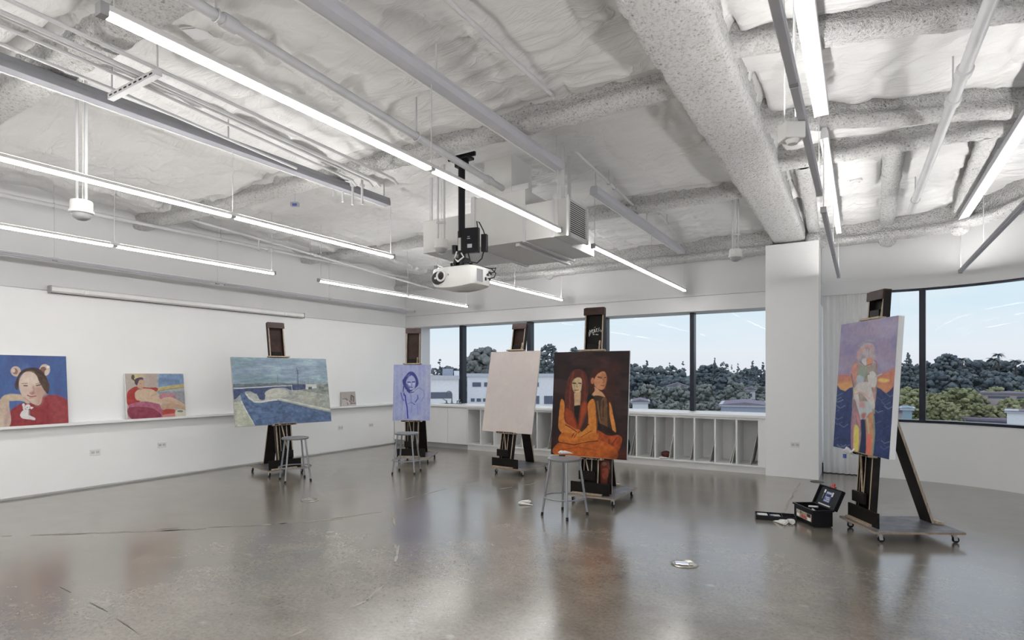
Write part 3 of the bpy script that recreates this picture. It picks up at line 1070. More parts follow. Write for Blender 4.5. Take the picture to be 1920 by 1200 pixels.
t = thing('junction_box', 'painted junction box on the blanket by the top left strip light', 'junction box', at(372, 62, 3.72), 0.4)
MB().box((-0.09, -0.07, 0.0), (0.09, 0.07, 0.09)).build('box', M['duct'], t, bevel=0.006)
MB().box((-0.075, -0.055, -0.004), (0.075, 0.055, 0.001)).build('cover', M['pipe'], t)

t = thing('alarm_tag', 'small red and white tag on the first sprayed beam at the top edge', 'tag', at(341, 14, 3.32), YAW + 0.3)
MB().box((-0.012, -0.004, -0.02), (0.012, 0.004, 0.02)).build('plate', M['red'], t)
MB().box((-0.006, -0.006, 0.0), (0.006, -0.003, 0.012)).build('window', M['paper'], t)

for (u_, v_, tt) in ((1116, 0, 0), ):
    pass
t = thing('sprinkler_head', 'small sprinkler drop on the sloping pipe by the left wall', 'sprinkler', (-7.8, 5.4, 3.48), 0)
MB().tube([(0, 0, 0.1), (0, 0, -0.05)], 0.012, 8).build('drop', M['pipe'], t)
MB().lathe([(0.001, -0.085), (0.022, -0.083), (0.022, -0.078), (0.006, -0.07), (0.006, -0.05), (0.001, -0.05)], n=14).build('deflector', M['galv'], t, smooth=True)
t = thing('sprinkler_head', 'small sprinkler drop on the pipe beside the projector pole', 'sprinkler', (-3.17, 5.1, 3.42), 0)
MB().tube([(0, 0, 0.0), (0, 0, -0.06)], 0.012, 8).build('drop', M['pipe'], t)
MB().lathe([(0.001, -0.095), (0.022, -0.093), (0.022, -0.088), (0.006, -0.08), (0.006, -0.06), (0.001, -0.06)], n=14).build('deflector', M['galv'], t, smooth=True)

# air duct --------------------------------------------------------------
t = thing('air_duct', 'white sheet metal air duct box hung from the ceiling behind the projector', 'air duct', (-2.42, 5.0, 2.875))
X0 = -2.42
def bx(x0, x1, y0, y1, z0, z1, nm, mat='duct', bev=0.004):
    return MB().box((x0 - X0, y0, z0 - 2.875), (x1 - X0, y1, z1 - 2.875)).build(nm, M[mat], t, bevel=bev)
bx(-3.52, -2.90, 0.0, 1.15, 2.875, 3.40, 'plenum')
bx(-4.25, -3.56, 0.02, 1.0, 2.90, 3.26, 'branch_duct')
bx(-2.90, -2.43, 0.0, 0.44, 2.875, 3.24, 'outlet_duct')
bx(-2.90, -2.62, 0.44, 1.1, 2.88, 3.10, 'rear_box')
bx(-3.40, -3.06, 0.0, 0.42, 3.40, 3.86, 'riser')
bx(-3.565, -3.515, -0.012, 1.16, 2.86, 3.42, 'flange', 'pipe')
bx(-2.925, -2.890, -0.010, 1.16, 2.862, 3.25, 'flange', 'pipe')
bx(-2.60, -2.57, -0.006, 0.445, 2.87, 3.245, 'flange', 'pipe')
bx(-3.06, -2.86, 0.0, 0.03, 3.40, 3.46, 'lip', 'pipe')
gx = MB()
y0, y1, z0, z1 = 0.0, 0.44, 0.0, 0.375
for (ya, yb, za, zb_) in ((y0 - .015, y0 + .02, z0 - .01, z1 + .01), (y1 - .02, y1 + .015, z0 - .01, z1 + .01), (y0, y1, z0 - .01, z0 + .025), (y0, y1, z1 - .025, z1 + .01)):
    gx.box((-0.012, ya, za), (0.014, yb, zb_))
gr = gx.build('grille_frame', M['white_pl'], t, bevel=0.002)
MB().box((-0.02, 0.01, 0.01), (-0.008, 0.43, 0.365)).build('grille_back', M['gap'], gr)
lv = MB()
for i in range(16):
    lv.obox((0.0, 0.22, 0.035 + i * 0.0205), (0.016, 0.40, 0.0085), (0, 0.5, 0))
lv.build('louvers', M['white_pl'], gr)
for (x, y) in ((-2.50, 0.05), (-2.60, 0.40), (-3.45, 0.9), (-4.2, 0.1)):
    MB().box((x - X0 - 0.018, y - 0.006, 0.36), (x - X0 + 0.018, y + 0.006, 0.93)).build('hanger', M['pipe'], t)
MB().box((-0.62, 0.05, -0.03), (-0.575, 1.25, 0.0)).build('support_strut', M['pipe'], t)

# projector --------------------------------------------------------------
PJ = (-3.28, 4.44)
t = thing('projector', 'white projector hanging upside down on the black ceiling pole', 'projector', (PJ[0], PJ[1], 2.36))
prof = []
W_, D_ = 0.255, 0.165
n = 40
lay = []
for zz, ins in ((0.0, 0.045), (0.012, 0.012), (0.05, 0.0), (0.15, 0.0), (0.172, 0.008), (0.180, 0.03)):
    ring = []
    for k in range(n):
        a = 2 * PI * k / n
        e = 0.32
        cx_, sy_ = math.cos(a), math.sin(a)
        x = (W_ - ins) * math.copysign(abs(cx_) ** e, cx_)
        y = (D_ - ins) * math.copysign(abs(sy_) ** e, sy_)
        y -= 0.02 * math.cos(x / W_ * PI / 2) if y < 0 else 0
        z = zz - (0.03 * math.cos(x / W_ * PI / 2) * (1 if zz < 0.03 else 0))
        ring.append((x, y, z))
    lay.append(ring)
mb = MB()
vs = [p for rg in lay for p in rg]
fs = [(i * n + k, i * n + (k + 1) % n, (i + 1) * n + (k + 1) % n, (i + 1) * n + k) for i in range(len(lay) - 1) for k in range(n)]
fs += [tuple(range(n))[::-1], tuple(range((len(lay) - 1) * n, len(lay) * n))]
mb.add(vs, fs).build('body', M['white_pl'], t, smooth=True)
# lens surround: dark lozenge + ring + glass
mb = MB()
pr = []
for k in range(28):
    a = 2 * PI * k / 28
    pr.append((-0.115 + 0.062 * math.cos(a) + (-0.035 if math.cos(a) < 0 else 0), 0.088 + 0.060 * math.sin(a) - (0.012 if math.cos(a) < 0 else 0)))
mb.prism(pr, 'y', -0.193, -0.150)
ls = mb.build('lens_panel', M['blackpl'], t, bevel=0.003)
mb = MB()
c_ = (-0.098, 0.092)
mb.tube([(c_[0] + 0.046 * math.cos(a), -0.196, c_[1] + 0.046 * math.sin(a)) for a in np.linspace(0, 2 * PI, 28, endpoint=False)], 0.010, 8, closed=True)
mb.build('lens_ring', M['white_pl'], ls, smooth=True)
MB().tube([(c_[0], -0.197, c_[1]), (c_[0], -0.180, c_[1])], [0.030, 0.036], 24).build('lens', M['lens'], ls, smooth=True)
MB().tube([(-0.166, -0.197, 0.075), (-0.166, -0.19, 0.075)], 0.010, 12).build('sensor_window', M['paper'], ls)
MB().tube([(-0.02, -0.187, 0.10), (-0.02, -0.18, 0.10)], 0.009, 12).build('button', M['grey_pl'], t)
v_ = MB()
for i in range(9):
    v_.box((0.2545, -0.11 + i * 0.011, 0.03), (0.259, -0.104 + i * 0.011, 0.145))
v_.build('side_vent', M['grey_pl'], t)
cp = MB()
for (yy, zz, s, h) in ((0.02, 0.05, .02, .03), (0.05, 0.10, .03, .015), (0.09, 0.06, .02, .02), (0.11, 0.115, .018, .018), (0.08, 0.135, .03, .01)):
    cp.box((0.2545, yy, zz), (0.262, yy + s, zz + h))
cp.build('connector', M['blackpl'], t)
for i, (za, zb_) in enumerate(((0.12, 0.10), (0.07, 0.05))):
    MB().tube([(0.26, 0.06, za), (0.32, 0.08, za + 0.01), (0.335, 0.09, za + 0.05), (0.28, 0.09, 0.17), (0.18, 0.09, 0.195), (0.05, 0.05, 0.22)], 0.005, 6).build('cable', M['rubber'], t, smooth=True)

t = thing('projector_mount', 'black ceiling pole with bracket and control box carrying the projector', 'projector mount', (PJ[0], PJ[1], 2.54))
ZT = 3.62 - 2.54
MB().tube([(0, 0, 0.16), (0, 0, ZT)], 0.033, 20).build('pole', M['blackpl'], t, smooth=True)
MB().tube([(0, 0, 0.10), (0, 0, 0.36)], 0.039, 20).build('lower_sleeve', M['blackpl'], t, smooth=True)
mb = MB().box((-0.11, -0.055, ZT - 0.04), (0.11, 0.055, ZT - 0.015)).box((-0.05, -0.05, ZT - 0.11), (0.05, 0.05, ZT - 0.03))
mb.box((-0.16, -0.012, ZT - 0.02), (0.16, 0.012, ZT + 0.02))
mb.build('ceiling_plate', M['blackpl'], t, bevel=0.004)
mb = MB().box((-0.09, -0.07, 0.0), (0.09, 0.07, 0.018)).box((-0.11, -0.012, 0.02), (0.02, 0.012, 0.05)).box((-0.06, -0.05, 0.05), (0.06, 0.05, 0.10))
for a in range(4):
    an = PI / 4 + a * PI / 2
    mb.tube([(0.04 * math.cos(an), 0.04 * math.sin(an), 0.02), (0.10 * math.cos(an), 0.08 * math.sin(an), 0.012)], 0.010, 8)
for (x, y) in ((-0.08, -0.05), (0.05, -0.07), (0.09, 0.03), (-0.03, -0.075)):
    mb.lathe([(0.017, 0), (0.017, 0.03), (0.010, 0.035)], (x, y, 0.02), 12)
mb.build('bracket', M['blackpl'], t, bevel=0.002)
bxo = MB().obox((0.13, -0.03, 0.25), (0.165, 0.05, 0.235), (0, 0, 0.25)).build('control_box', M['blackpl'], t, bevel=0.004)
MB().obox((0.135, -0.058, 0.195), (0.045, 0.004, 0.035), (0, 0, 0.25)).build('sticker', M['grey_pl'], bxo)
MB().obox((0.125, -0.0605, 0.265), (0.03, 0.004, 0.006), (0, 0, 0.25)).build('sticker', M['grey_pl'], bxo)
MB().obox((0.125, -0.0605, 0.283), (0.022, 0.004, 0.005), (0, 0, 0.25)).build('sticker', M['grey_pl'], bxo)
MB().obox((0.265, 0.0, 0.215), (0.055, 0.05, 0.165), (0, 0, 0.25)).build('power_adapter', M['blackpl'], t, bevel=0.004)
MB().tube([(-0.075, -0.01, 0.15), (-0.075, -0.01, 0.23)], 0.030, 14).build('knob', M['blackpl'], t, smooth=True)
MB().box((-0.012, -0.041, 0.17), (0.018, -0.036, 0.29)).build('label_plate', M['card'], t)
MB().tube([(0.20, -0.02, 0.37), (0.205, -0.04, 0.42), (0.225, -0.03, 0.41), (0.25, 0.0, 0.34), (0.265, 0, 0.30)], 0.006, 6).build('cable', M['rubber'], t, smooth=True)
MB().tube([(0.255, 0.0, 0.14), (0.25, -0.02, 0.07), (0.20, -0.03, 0.03), (0.13, -0.04, 0.05), (0.10, -0.03, 0.13)], 0.006, 6).build('cable', M['rubber'], t, smooth=True)
MB().tube([(-0.02, -0.05, 0.16), (-0.055, -0.04, 0.10), (0.0, -0.06, 0.06), (0.06, -0.05, 0.10), (0.03, -0.05, 0.14)], 0.008, 6).build('cable', M['paper'], t, smooth=True)

# projection screen case on the left wall -----------------------------------
t = thing('screen_case', 'long closed white projection screen case mounted high on the left wall', 'projection screen', (XL, 3.13, 2.565))
Ls = 3.83
MB().prism([(0.004, 0.0), (0.085, 0.0), (0.105, 0.02), (0.105, 0.07), (0.09, 0.085), (0.004, 0.085)], 'y', 0, Ls).build('case', M['screencase'], t, bevel=0.003)
MB().box((0.03, 0.01, -0.004), (0.075, Ls - 0.01, 0.001)).build('screen_slot', M['gap'], t)
for e in (-0.012, Ls):
    MB().box((0.002, e, -0.004), (0.108, e + 0.012, 0.088)).build('end_cap', M['grey_pl'], t)
for s in (0.35, Ls - 0.42):
    MB().box((0.09, s, 0.012), (0.115, s + 0.05, 0.06)).box((0.0, s, 0.085), (0.07, s + 0.05, 0.093)).build('bracket', M['white_pl'], t, bevel=0.004)

# ------------------------------------------------------------------ WINDOW WALL CABINETS
YF = 9.42
t = thing('worktop', 'long white worktop under the wide window, over cabinets and canvas racks', 'worktop', (-8.80, YF, 0.857))
MB().box((0.0, -0.03, 0.0), (7.563, 0.64, 0.043)).build('slab', M['white'], t, bevel=0.004)
MB().box((1.0, 0.30, 0.0435), (1.28, 0.52, 0.0445)).build('sink_rim', M['dark_chrome'], t)

t = thing('sink_cabinet', 'white base cabinet with three flat doors under the tap', 'cabinet', (-8.80, YF, 0))
MB().box((0, 0.02, 0.10), (1.97, 0.57, 0.85)).build('body', M['white'], t)
MB().box((0, 0.05, 0.0), (1.97, 0.30, 0.10)).build('toe_kick', M['grey_pl'], t)
for (a, b) in ((0.004, 0.915), (0.921, 1.475), (1.481, 1.966)):
    MB().box((a, 0.0, 0.105), (b, 0.019, 0.845)).build('door', M['white'], t, bevel=0.002)

t = thing('canvas_rack', 'long white open rack of upright canvas slots under the window', 'rack', (-6.83, YF, 0))
WR = 5.595
MB().box((0, 0.0, 0.105), (WR, 0.55, 0.13)).build('bottom_shelf', M['white'], t, bevel=0.002)
MB().box((0, 0.0, 0.82), (WR, 0.55, 0.855)).build('top_rail', M['white'], t, bevel=0.002)
MB().box((0, 0.545, 0.13), (WR, 0.56, 0.82)).build('back_panel', M['white'], t)
MB().box((0, 0.03, 0.0), (WR, 0.30, 0.105)).build('toe_kick', M['white_pl'], t)
NS = 17
pitch = (WR - 0.115) / NS
for i in range(NS + 1):
    x = i * pitch
    MB().box((x - 0.0 if i else 0, 0.0, 0.13), (x + (0.026 if i < NS else 0.115), 0.545, 0.82)).build('divider', M['white'], t, bevel=0.002)

# boards leaning in the slots
brd = ['leaning in the first rack slot beside the cabinet doors', 'leaning in the second rack slot from the cabinet doors',
       'leaning in the rack slot just left of the blank canvas easel post', 'leaning in the rack slot behind the blank canvas easel brace', 'leaning in the rack slot left of the two girls painting',
       'tallest in the slot touching the right edge of the two girls painting', 'behind the tallest board right of the two girls painting',
       'leaning in the second full slot right of the two girls painting', 'paired behind another, second full slot right of the girls',
       'leaning beside the maroon bundle in the rack', 'alone in the rack slot fourth from the column', 'alone in the rack slot third from the column',
       'front one of a pair in the rack slot second from the column', 'rear one of a pair in the rack slot second from the column', 'leaning in the rack slot next to the column']
sl = [(0, .22, .05), (1, .36, .07), (3, .30, .06), (4, .34, .05), (5, .50, .10), (10, .50, .11), (10, .42, .06), (11, .50, .08), (11, .40, .045), (12, .45, .085), (13, .31, .06), (14, .33, .07), (15, .34, .09), (15, .30, .06), (16, .52, .11)]
for lab, (i, h, dx) in zip(brd, sl):
    xr = -6.83 + (i + 1) * pitch - 0.004
    b = MB().hexa([(-dx - .008, 0, 0), (-dx, 0, 0), (-dx, .40, 0), (-dx - .008, .40, 0)], [(-.009, 0, h), (-.001, 0, h), (-.001, .40, h), (-.009, .40, h)])
    o = b.build('canvas_board', M['card' if i % 3 else 'paper'], loc=(xr, YF + 0.05, 0.131))
    tag(o, 'thin canvas board ' + lab, 'canvas board', 'boards stored in the canvas rack')
o = MB()
a_ = np.linspace(0, 2 * PI, 24)
b_ = np.linspace(-PI / 2, PI / 2, 14)
A, B = np.meshgrid(a_, b_)
R = 1 + 0.5 * (fbm(np.cos(A) * 2 + 5, np.sin(A) * 2 + B * 2, 4, 3) - 0.5)
o = grid_mesh('cloth_bundle', 0.075 * R * np.cos(B) * np.cos(A), 0.09 * R * np.cos(B) * np.sin(A), 0.055 * R * np.sin(B), M['maroon'])
o.location = (-6.83 + 12 * pitch + 0.155, YF + 0.14, 0.186)
tag(o, 'dark maroon cloth bundle lying in a rack slot', 'cloth')
o = grid_mesh('cloth_scrap', 0.07 * R * np.cos(B) * np.cos(A), 0.06 * R * np.cos(B) * np.sin(A), 0.012 * R * np.sin(B), M['paper'])
o.location = (-6.83 + 12 * pitch + 0.15, YF + 0.03, 0.142)
tag(o, 'white paper scrap in front of the maroon bundle in the rack', 'paper')
o = grid_mesh('cloth_bundle', 0.05 * R * np.cos(B) * np.cos(A), 0.06 * R * np.cos(B) * np.sin(A), 0.14 * R * np.sin(B), M['blackcloth'])
o.location = (-6.83 + 10 * pitch + 0.12, YF + 0.12, 0.27)
tag(o, 'black bag in the rack slot at the right edge of the two girls painting', 'bag')

# tap
t = thing('tap', 'chrome gooseneck tap on the white worktop near the corner', 'tap', (-7.50, 9.80, 0.900))
sp = MB().lathe([(0.03, 0), (0.028, 0.012), (0.016, 0.02), (0.014, 0.05), (0.001, 0.05)], n=16)
pts = [(0, 0, 0.04), (0, 0, 0.16)] + [(-0.055 + 0.055 * math.cos(a), -0.01 * (1 - math.cos(a)), 0.16 + 0.055 * math.sin(a)) for a in np.linspace(0, PI, 9)] + [(-0.11, -0.02, 0.125)]
sp.tube(pts, 0.0095, 10)
sp.build('spout', M['dark_chrome'], t, smooth=True)
for s in (-1, 1):
    h_ = MB().lathe([(0.026, 0), (0.024, 0.01), (0.013, 0.02), (0.012, 0.055), (0.001, 0.06)], (s * 0.115, 0, 0), 14)
    h_.tube([(s * 0.115, 0, 0.05), (s * 0.15, 0, 0.06), (s * 0.20, 0, 0.085)], [0.008, 0.007, 0.006], 8)
    h_.build('handle', M['dark_chrome'], t, smooth=True)
MB().box((-0.15, -0.03, 0), (0.15, 0.03, 0.008)).build('base_plate', M['dark_chrome'], t, bevel=0.003)
t.scale = (1.25, 1.25, 1.25)
t = thing('sink_sprayer', 'small black sink sprayer right of the chrome tap', 'sprayer', (-7.27, 9.80, 0.900))
MB().lathe([(0.026, 0), (0.024, 0.012), (0.014, 0.02), (0.013, 0.05), (0.001, 0.052)], n=14).build('base', M['dark_chrome'], t, smooth=True)
MB().tube([(0, 0, 0.045), (0.005, 0, 0.09), (0.03, 0, 0.125)], [0.012, 0.013, 0.011], 10).build('wand', M['blackpl'], t, smooth=True)

# curtain ---------------------------------------------------------------
s_ = np.linspace(0, 1, 240)
z_ = np.linspace(0.012, 2.742, 60)
S_, Z_ = np.meshgrid(s_, z_)
k_ = 1 - Z_ / 2.742
ph = S_ * 2 * PI * 7.5 + 0.7 * np.sin(S_ * 9) + 0.4 * k_ * np.sin(S_ * 17 + 2)
amp = 0.017 + 0.010 * k_ * (0.5 + vn(S_ * 6, Z_ * 0.4, 5))
Xc = -0.512 + 0.622 * S_ + 0.008 * np.sin(ph * 2) + 0.02 * k_ * (vn(S_ * 5, Z_ * 0 + 1, 8) - 0.5)
Yc = 10.10 + amp * np.sin(ph) + 0.018 * (fbm(S_ * 9, Z_ * 0.9, 4, 2) - 0.5)
o = grid_mesh('curtain', Xc, Yc, Z_, M['curtain'])
tag(o, 'white floor-length pleated curtain drawn beside the column', 'curtain')
t = thing('curtain_track', 'slim curtain track hidden in the header slot above the curtain', 'curtain track', (-0.5, 10.095, 2.75))
MB().box((0.0, -0.015, -0.006), (0.62, 0.015, 0.012)).build('rail', M['white_pl'], t)

# outlets ---------------------------------------------------------------
ob = thing('wall_outlet', 'white wall outlet on the left wall below the cat brooch portrait', 'outlet', (XL + 0.006, 3.647, 0.477), PI / 2, 'low white wall outlets')
MB().box((-0.062, -0.006, -0.040), (0.062, 0.0, 0.040)).build('plate', M['white_pl'], ob, bevel=0.002)
for s in (-0.028, 0.028):
    MB().box((s - 0.019, -0.008, -0.016), (s + 0.019, -0.0055, 0.016)).build('socket', M['card'], ob, bevel=0.001)
for (y, z, l) in ((4.508, .488, 'white wall outlet on the left wall below the reclining figure painting'), (7.901, .473, 'white wall outlet on the left wall below the small sketch'), (8.725, .464, 'white wall outlet on the left wall nearest the window corner')):
    dup(ob, (XL + 0.006, y, z), PI / 2, l)
dup(ob, (-0.831, 9.36, 0.491), 0, 'white outlet low on the front of the column')

# floor boxes -------------------------------------------------------------
fb = thing('floor_box', 'round metal floor box with a raised lid in the middle of the near floor', 'floor box', (-1.213, 4.64, 0.0), 0.35, 'round metal floor boxes')
MB().lathe([(0.105, 0.0), (0.107, 0.004), (0.094, 0.009), (0.088, 0.006), (0.001, 0.006)], n=40).build('ring', M['brass'], fb, smooth=True)
MB().box((-0.072, -0.035, 0.006), (0.03, 0.035, 0.013)).build('lid', M['chrome'], fb, bevel=0.003)
MB().box((0.034, -0.03, 0.006), (0.066, 0.03, 0.010)).build('lid_tab', M['brass'], fb, bevel=0.002)
dup(fb, (-5.71, 4.64, 0.0), 0.2, 'round metal floor box on the floor right of the bridge painting stool')
o = MB().lathe([(0.09, 0.0), (0.09, 0.004), (0.001, 0.005)], n=24).build('floor_cover', M['joint'], loc=onz(1532, 903.5))
tag(o, 'flat dark floor cover plate at the foot of the column', 'floor plate')


# ------------------------------------------------------------------ STOOLS
def make_stool():
    t = thing('stool', '', 'stool', (0, 0, 0))
    HS = 0.625
    MB().lathe([(0.150, HS - 0.028), (0.178, HS - 0.028), (0.186, HS - 0.018), (0.186, HS - 0.006), (0.180, HS), (0.160, HS), (0.156, HS - 0.006), (0.150, HS - 0.006)], n=48).build('seat_rim', M['steel'], t, smooth=True)
    MB().lathe([(0.001, HS - 0.012), (0.1575, HS - 0.012), (0.1575, HS - 0.004), (0.001, HS - 0.0035)], n=48).build('seat', M['masonite'], t, smooth=True)
    for k in range(4):
        a = k * PI / 2
        c, s = math.cos(a), math.sin(a)
        lg = MB().tube([(0.158 * c, 0.158 * s, HS - 0.02), (0.243 * c, 0.243 * s, 0.03)], 0.0125, 14).build('leg', M['steel'], t, smooth=True)
        MB().tube([(0.2425 * c, 0.2425 * s, 0.035), (0.247 * c, 0.247 * s, 0.0)], [0.0135, 0.015], 14).build('foot', M['rubber'], lg, smooth=True)
    MB().tube([(0.222 * math.cos(a), 0.222 * math.sin(a), 0.20) for a in np.linspace(0, 2 * PI, 48, endpoint=False)], 0.0085, 10, closed=True).build('foot_ring', M['steel'], t, smooth=True)
    return t


st = make_stool()
st['label'] = 'grey steel stool nearest the camera, holding paint tubes before the two girls painting'
st['group'] = 'grey steel stools'
st.location = (-2.745, 5.59, 0)
st.rotation_euler = (0, 0, math.radians(32))
dup(st, (-6.03, 6.73, 0), math.radians(-20), 'grey steel stool before the blue portrait on its easel')
dup(st, (-6.96, 5.40, 0), math.radians(20), 'grey steel stool in front of the bridge painting')


# ------------------------------------------------------------------ EASELS
def mk_rail(name='easel_rail_wood', flip=False):
    k = NT(name)
    tc = k.n('ShaderNodeTexCoord')
    sep = k.n('ShaderNodeSeparateXYZ')
    k.l(tc.outputs['Normal'], sep.inputs[0])
    side = k.math('GREATER_THAN', k.math('ABSOLUTE', sep.outputs[0]), 0.7)
    vec = k.coord()
    a = k.ramp(k.noise(vec, 8, 4), [(0.3, (0.008, 0.006, 0.006, 1)), (0.7, (0.018, 0.013, 0.011, 1))])
    b = k.ramp(k.noise(k.coord('Object', (40, 40, 3)), 3, 4), [(0.3, (0.22, 0.17, 0.13, 1)), (0.7, (0.46, 0.39, 0.31, 1))])
    k.base(k.mix(side, a, b) if flip else k.mix(side, b, a))
    k.rough(0.5)
    k.b.inputs['Specular IOR Level'].default_value = 0.2
    return k.m


M['rail'] = mk_rail()
M['brace'] = mk_rail('easel_brace_wood', True)


class TB(MB):
    """builder in the mast's leaning frame"""
    def __init__(self, yb, lean):
        super().__init__()
        self.yb, self.c, self.s = yb, math.cos(lean), math.sin(lean)

    def tf(self):
        self.v = [(x, self.yb + y * self.c + z * self.s, 0.105 - y * self.s + z * self.c) for (x, y, z) in self.v]
        return self


def easel(label, E, rz, lean, mx, pofs, z0, ph, upper='darkbrown', edge='rail', bx=0.0):
    lean = math.radians(lean)
    rz = math.radians(rz)
    c, s = math.cos(rz), math.sin(rz)
    org = (E[0] + mx * c, E[1] + mx * s, 0)
    t = thing('easel', label, 'easel', org, rz, 'black studio easels on casters')
    MB().box((pofs - 0.30, 0.0, 0.085), (pofs + 0.30, 0.80, 0.105)).build('platform', M['platform'], t, bevel=0.002)
    for (x, y) in ((-.25, .07), (.25, .07), (-.25, .73), (.25, .73)):
        xx = pofs + x
        cs = MB().box((xx - .03, y - .03, .078), (xx + .03, y + .03, .0845)).lathe([(0.02, .062), (0.02, .08)], (xx, y, 0), 14)
        for q in (-.014, .014):
            cs.hexa([(xx + q - .002, y - .008, .022), (xx + q + .002, y - .008, .022), (xx + q + .002, y + .022, .022), (xx + q - .002, y + .022, .022)],
                    [(xx + q - .002, y - .018, .066), (xx + q + .002, y - .018, .066), (xx + q + .002, y + .018, .066), (xx + q - .002, y + .018, .066)])
        cs = cs.build('caster', M['galv'], t)
        MB().tube([(xx - .010, y + .012, .028), (xx + .010, y + .012, .028)], 0.028, 18).build('wheel', M['rubber'], cs, smooth=True)
    yb = 0.175 - (z0 - 0.105) * math.tan(lean)
    Lm = (2.335 - 0.105) / math.cos(lean)
    zt = (z0 - 0.105) / math.cos(lean)
    B = lambda: TB(yb, lean)
    b = B()
    b.box((-.104, .05, 0), (.104, .064, Lm - .02))
    b.tf().build('back_board', M[upper], t)
    for sx in (-1, 1):
        b = B()
        b.box((min(sx * .104, sx * .122), 0, 0.0), (max(sx * .104, sx * .122), .072, Lm - .001))
        b.tf().build('side_rail', M[edge], t, bevel=0.001)
    b = B()
    b.box((-.134, -.016, Lm - .085), (.134, .0, Lm + .003)).box((-.122, 0, Lm), (.122, .072, Lm + .012))
    b.tf().build('top_cap', M['greybrown' if upper != 'black' else 'darkbrown'], t, bevel=0.002)
    b = B()
    b.box((.030, -.018, .16), (.044, 0, zt - .03)).box((-.070, -.004, 0.0), (-.062, .05, zt - .02))
    b.tf().build('slat', M['rail'], t)
    b = B()
    b.hexa([(.018, -.03, zt * .42), (.032, -.03, zt * .42), (.032, -.018, zt * .42), (.018, -.018, zt * .42)], [(-.045, -.03, zt - .03), (-.031, -.03, zt - .03), (-.031, -.018, zt - .03), (-.045, -.018, zt - .03)])
    b.tf().build('slat', M['slat'], t)
    b = B()
    b.box((-.060, .034, 0.05), (.104, .049, zt - .02))
    b.tf().build('inner_board', M['black'], t)
    b = B()
    b.box((-.175, -.075, zt - .026), (.185, .004, zt - .001)).box((-.16, -.079, zt - .022), (.15, -.075, zt + .003))
    tr = b.tf().build('tray', M['slat'], t, bevel=0.002)
    b = B()
    rr = random.Random(int(z0 * 1000))
    xs_ = [-.165 + .33 * i / 22 for i in range(23)]
    hs_ = [rr.uniform(.004, .022) for _ in xs_]
    vs_ = [(x, y, zt - .004 - (h if q else 0)) for y in (-.083, -.0785) for q in (0, 1) for x, h in zip(xs_, hs_)]
    n_ = 23
    fs_ = []
    for i in range(22):
        fs_ += [(i, i + 1, n_ + i + 1, n_ + i), (2 * n_ + i, 3 * n_ + i, 3 * n_ + i + 1, 2 * n_ + i + 1), (i, 2 * n_ + i, 2 * n_ + i + 1, i + 1), (n_ + i, n_ + i + 1, 3 * n_ + i + 1, 3 * n_ + i)]
    b.add(vs_, fs_)
    b.tf().build('paint_crust', M['blackpl'], tr)
    b = B()
    zc = zt + ph
    b.box((-.165, -.06, zc + .001), (.165, .012, zc + .020))
    b.tf().build('upper_clamp', M['slat'], t, bevel=0.002)
    b = B()
    b.box((-.088, .0, zc + .021), (.06, .035, zc + .10))
    b.tf().build('clamp_block', M['black'], t, bevel=0.003)
    MB().box((pofs - .29, yb - .055, .1055), (pofs + .20, yb - .035, .245)).build('foot_plank', M['black'], t, bevel=0.002)
    MB().box((-.115, yb - .03, .27), (.09, yb - .004, .375)).build('support_block', M['black'], t, bevel=0.002)
    MB().box((pofs - .26, yb - .095, .1055), (pofs + .12, yb - .058, .125)).build('foot_cleat', M['slat'], t)
    # brace: a board on edge from the mast back down to the rear of the platform
    zt2 = 1.36
    ym = yb + (zt2 - .105) * math.tan(lean) + .066
    br = MB()
    x0, x1 = bx - 0.085, bx + 0.085
    q = [(0.715, 0.106), (0.742, 0.106), (ym + .028, zt2), (ym + .002, zt2)]
    br.add([(x0, y, z) for y, z in q] + [(x1, y, z) for y, z in q], [(0, 1, 2, 3), (7, 6, 5, 4), (0, 4, 5, 1), (1, 5, 6, 2), (2, 6, 7, 3), (3, 7, 4, 0)])
    br.build('brace', M['brace'], t)
    MB().box((bx - .11, .745, .1055), (bx + .12, .80, .130)).build('brace_cleat', M['ply'], t, bevel=0.002)
    return t


def canvas_on(easel_t, lean, z0, dx, y0=0.13):
    rz = easel_t.rotation_euler.z
    p = Vector((dx, y0, z0))
    R = Matrix.Rotation(rz, 3, 'Z')
    return R @ p + Vector(easel_t.location), (-math.radians(lean), 0, rz)


def painting(name, label, art, w, h, loc, rot, mat='paint', edge='canvas', th=0.040, group=None, inset=0.0015):
    t = thing(name, label, 'painting', loc, 0, group)
    t.rotation_euler = rot
    MB().box((-w / 2, 0.002, 0), (w / 2, th, h)).build('canvas', M[edge], t, bevel=0.003)
    f = art.face('painted_face', w - 2 * inset, h - 2 * inset, M[mat], t)
    f.location = (0, 0.0005, inset)
    return t

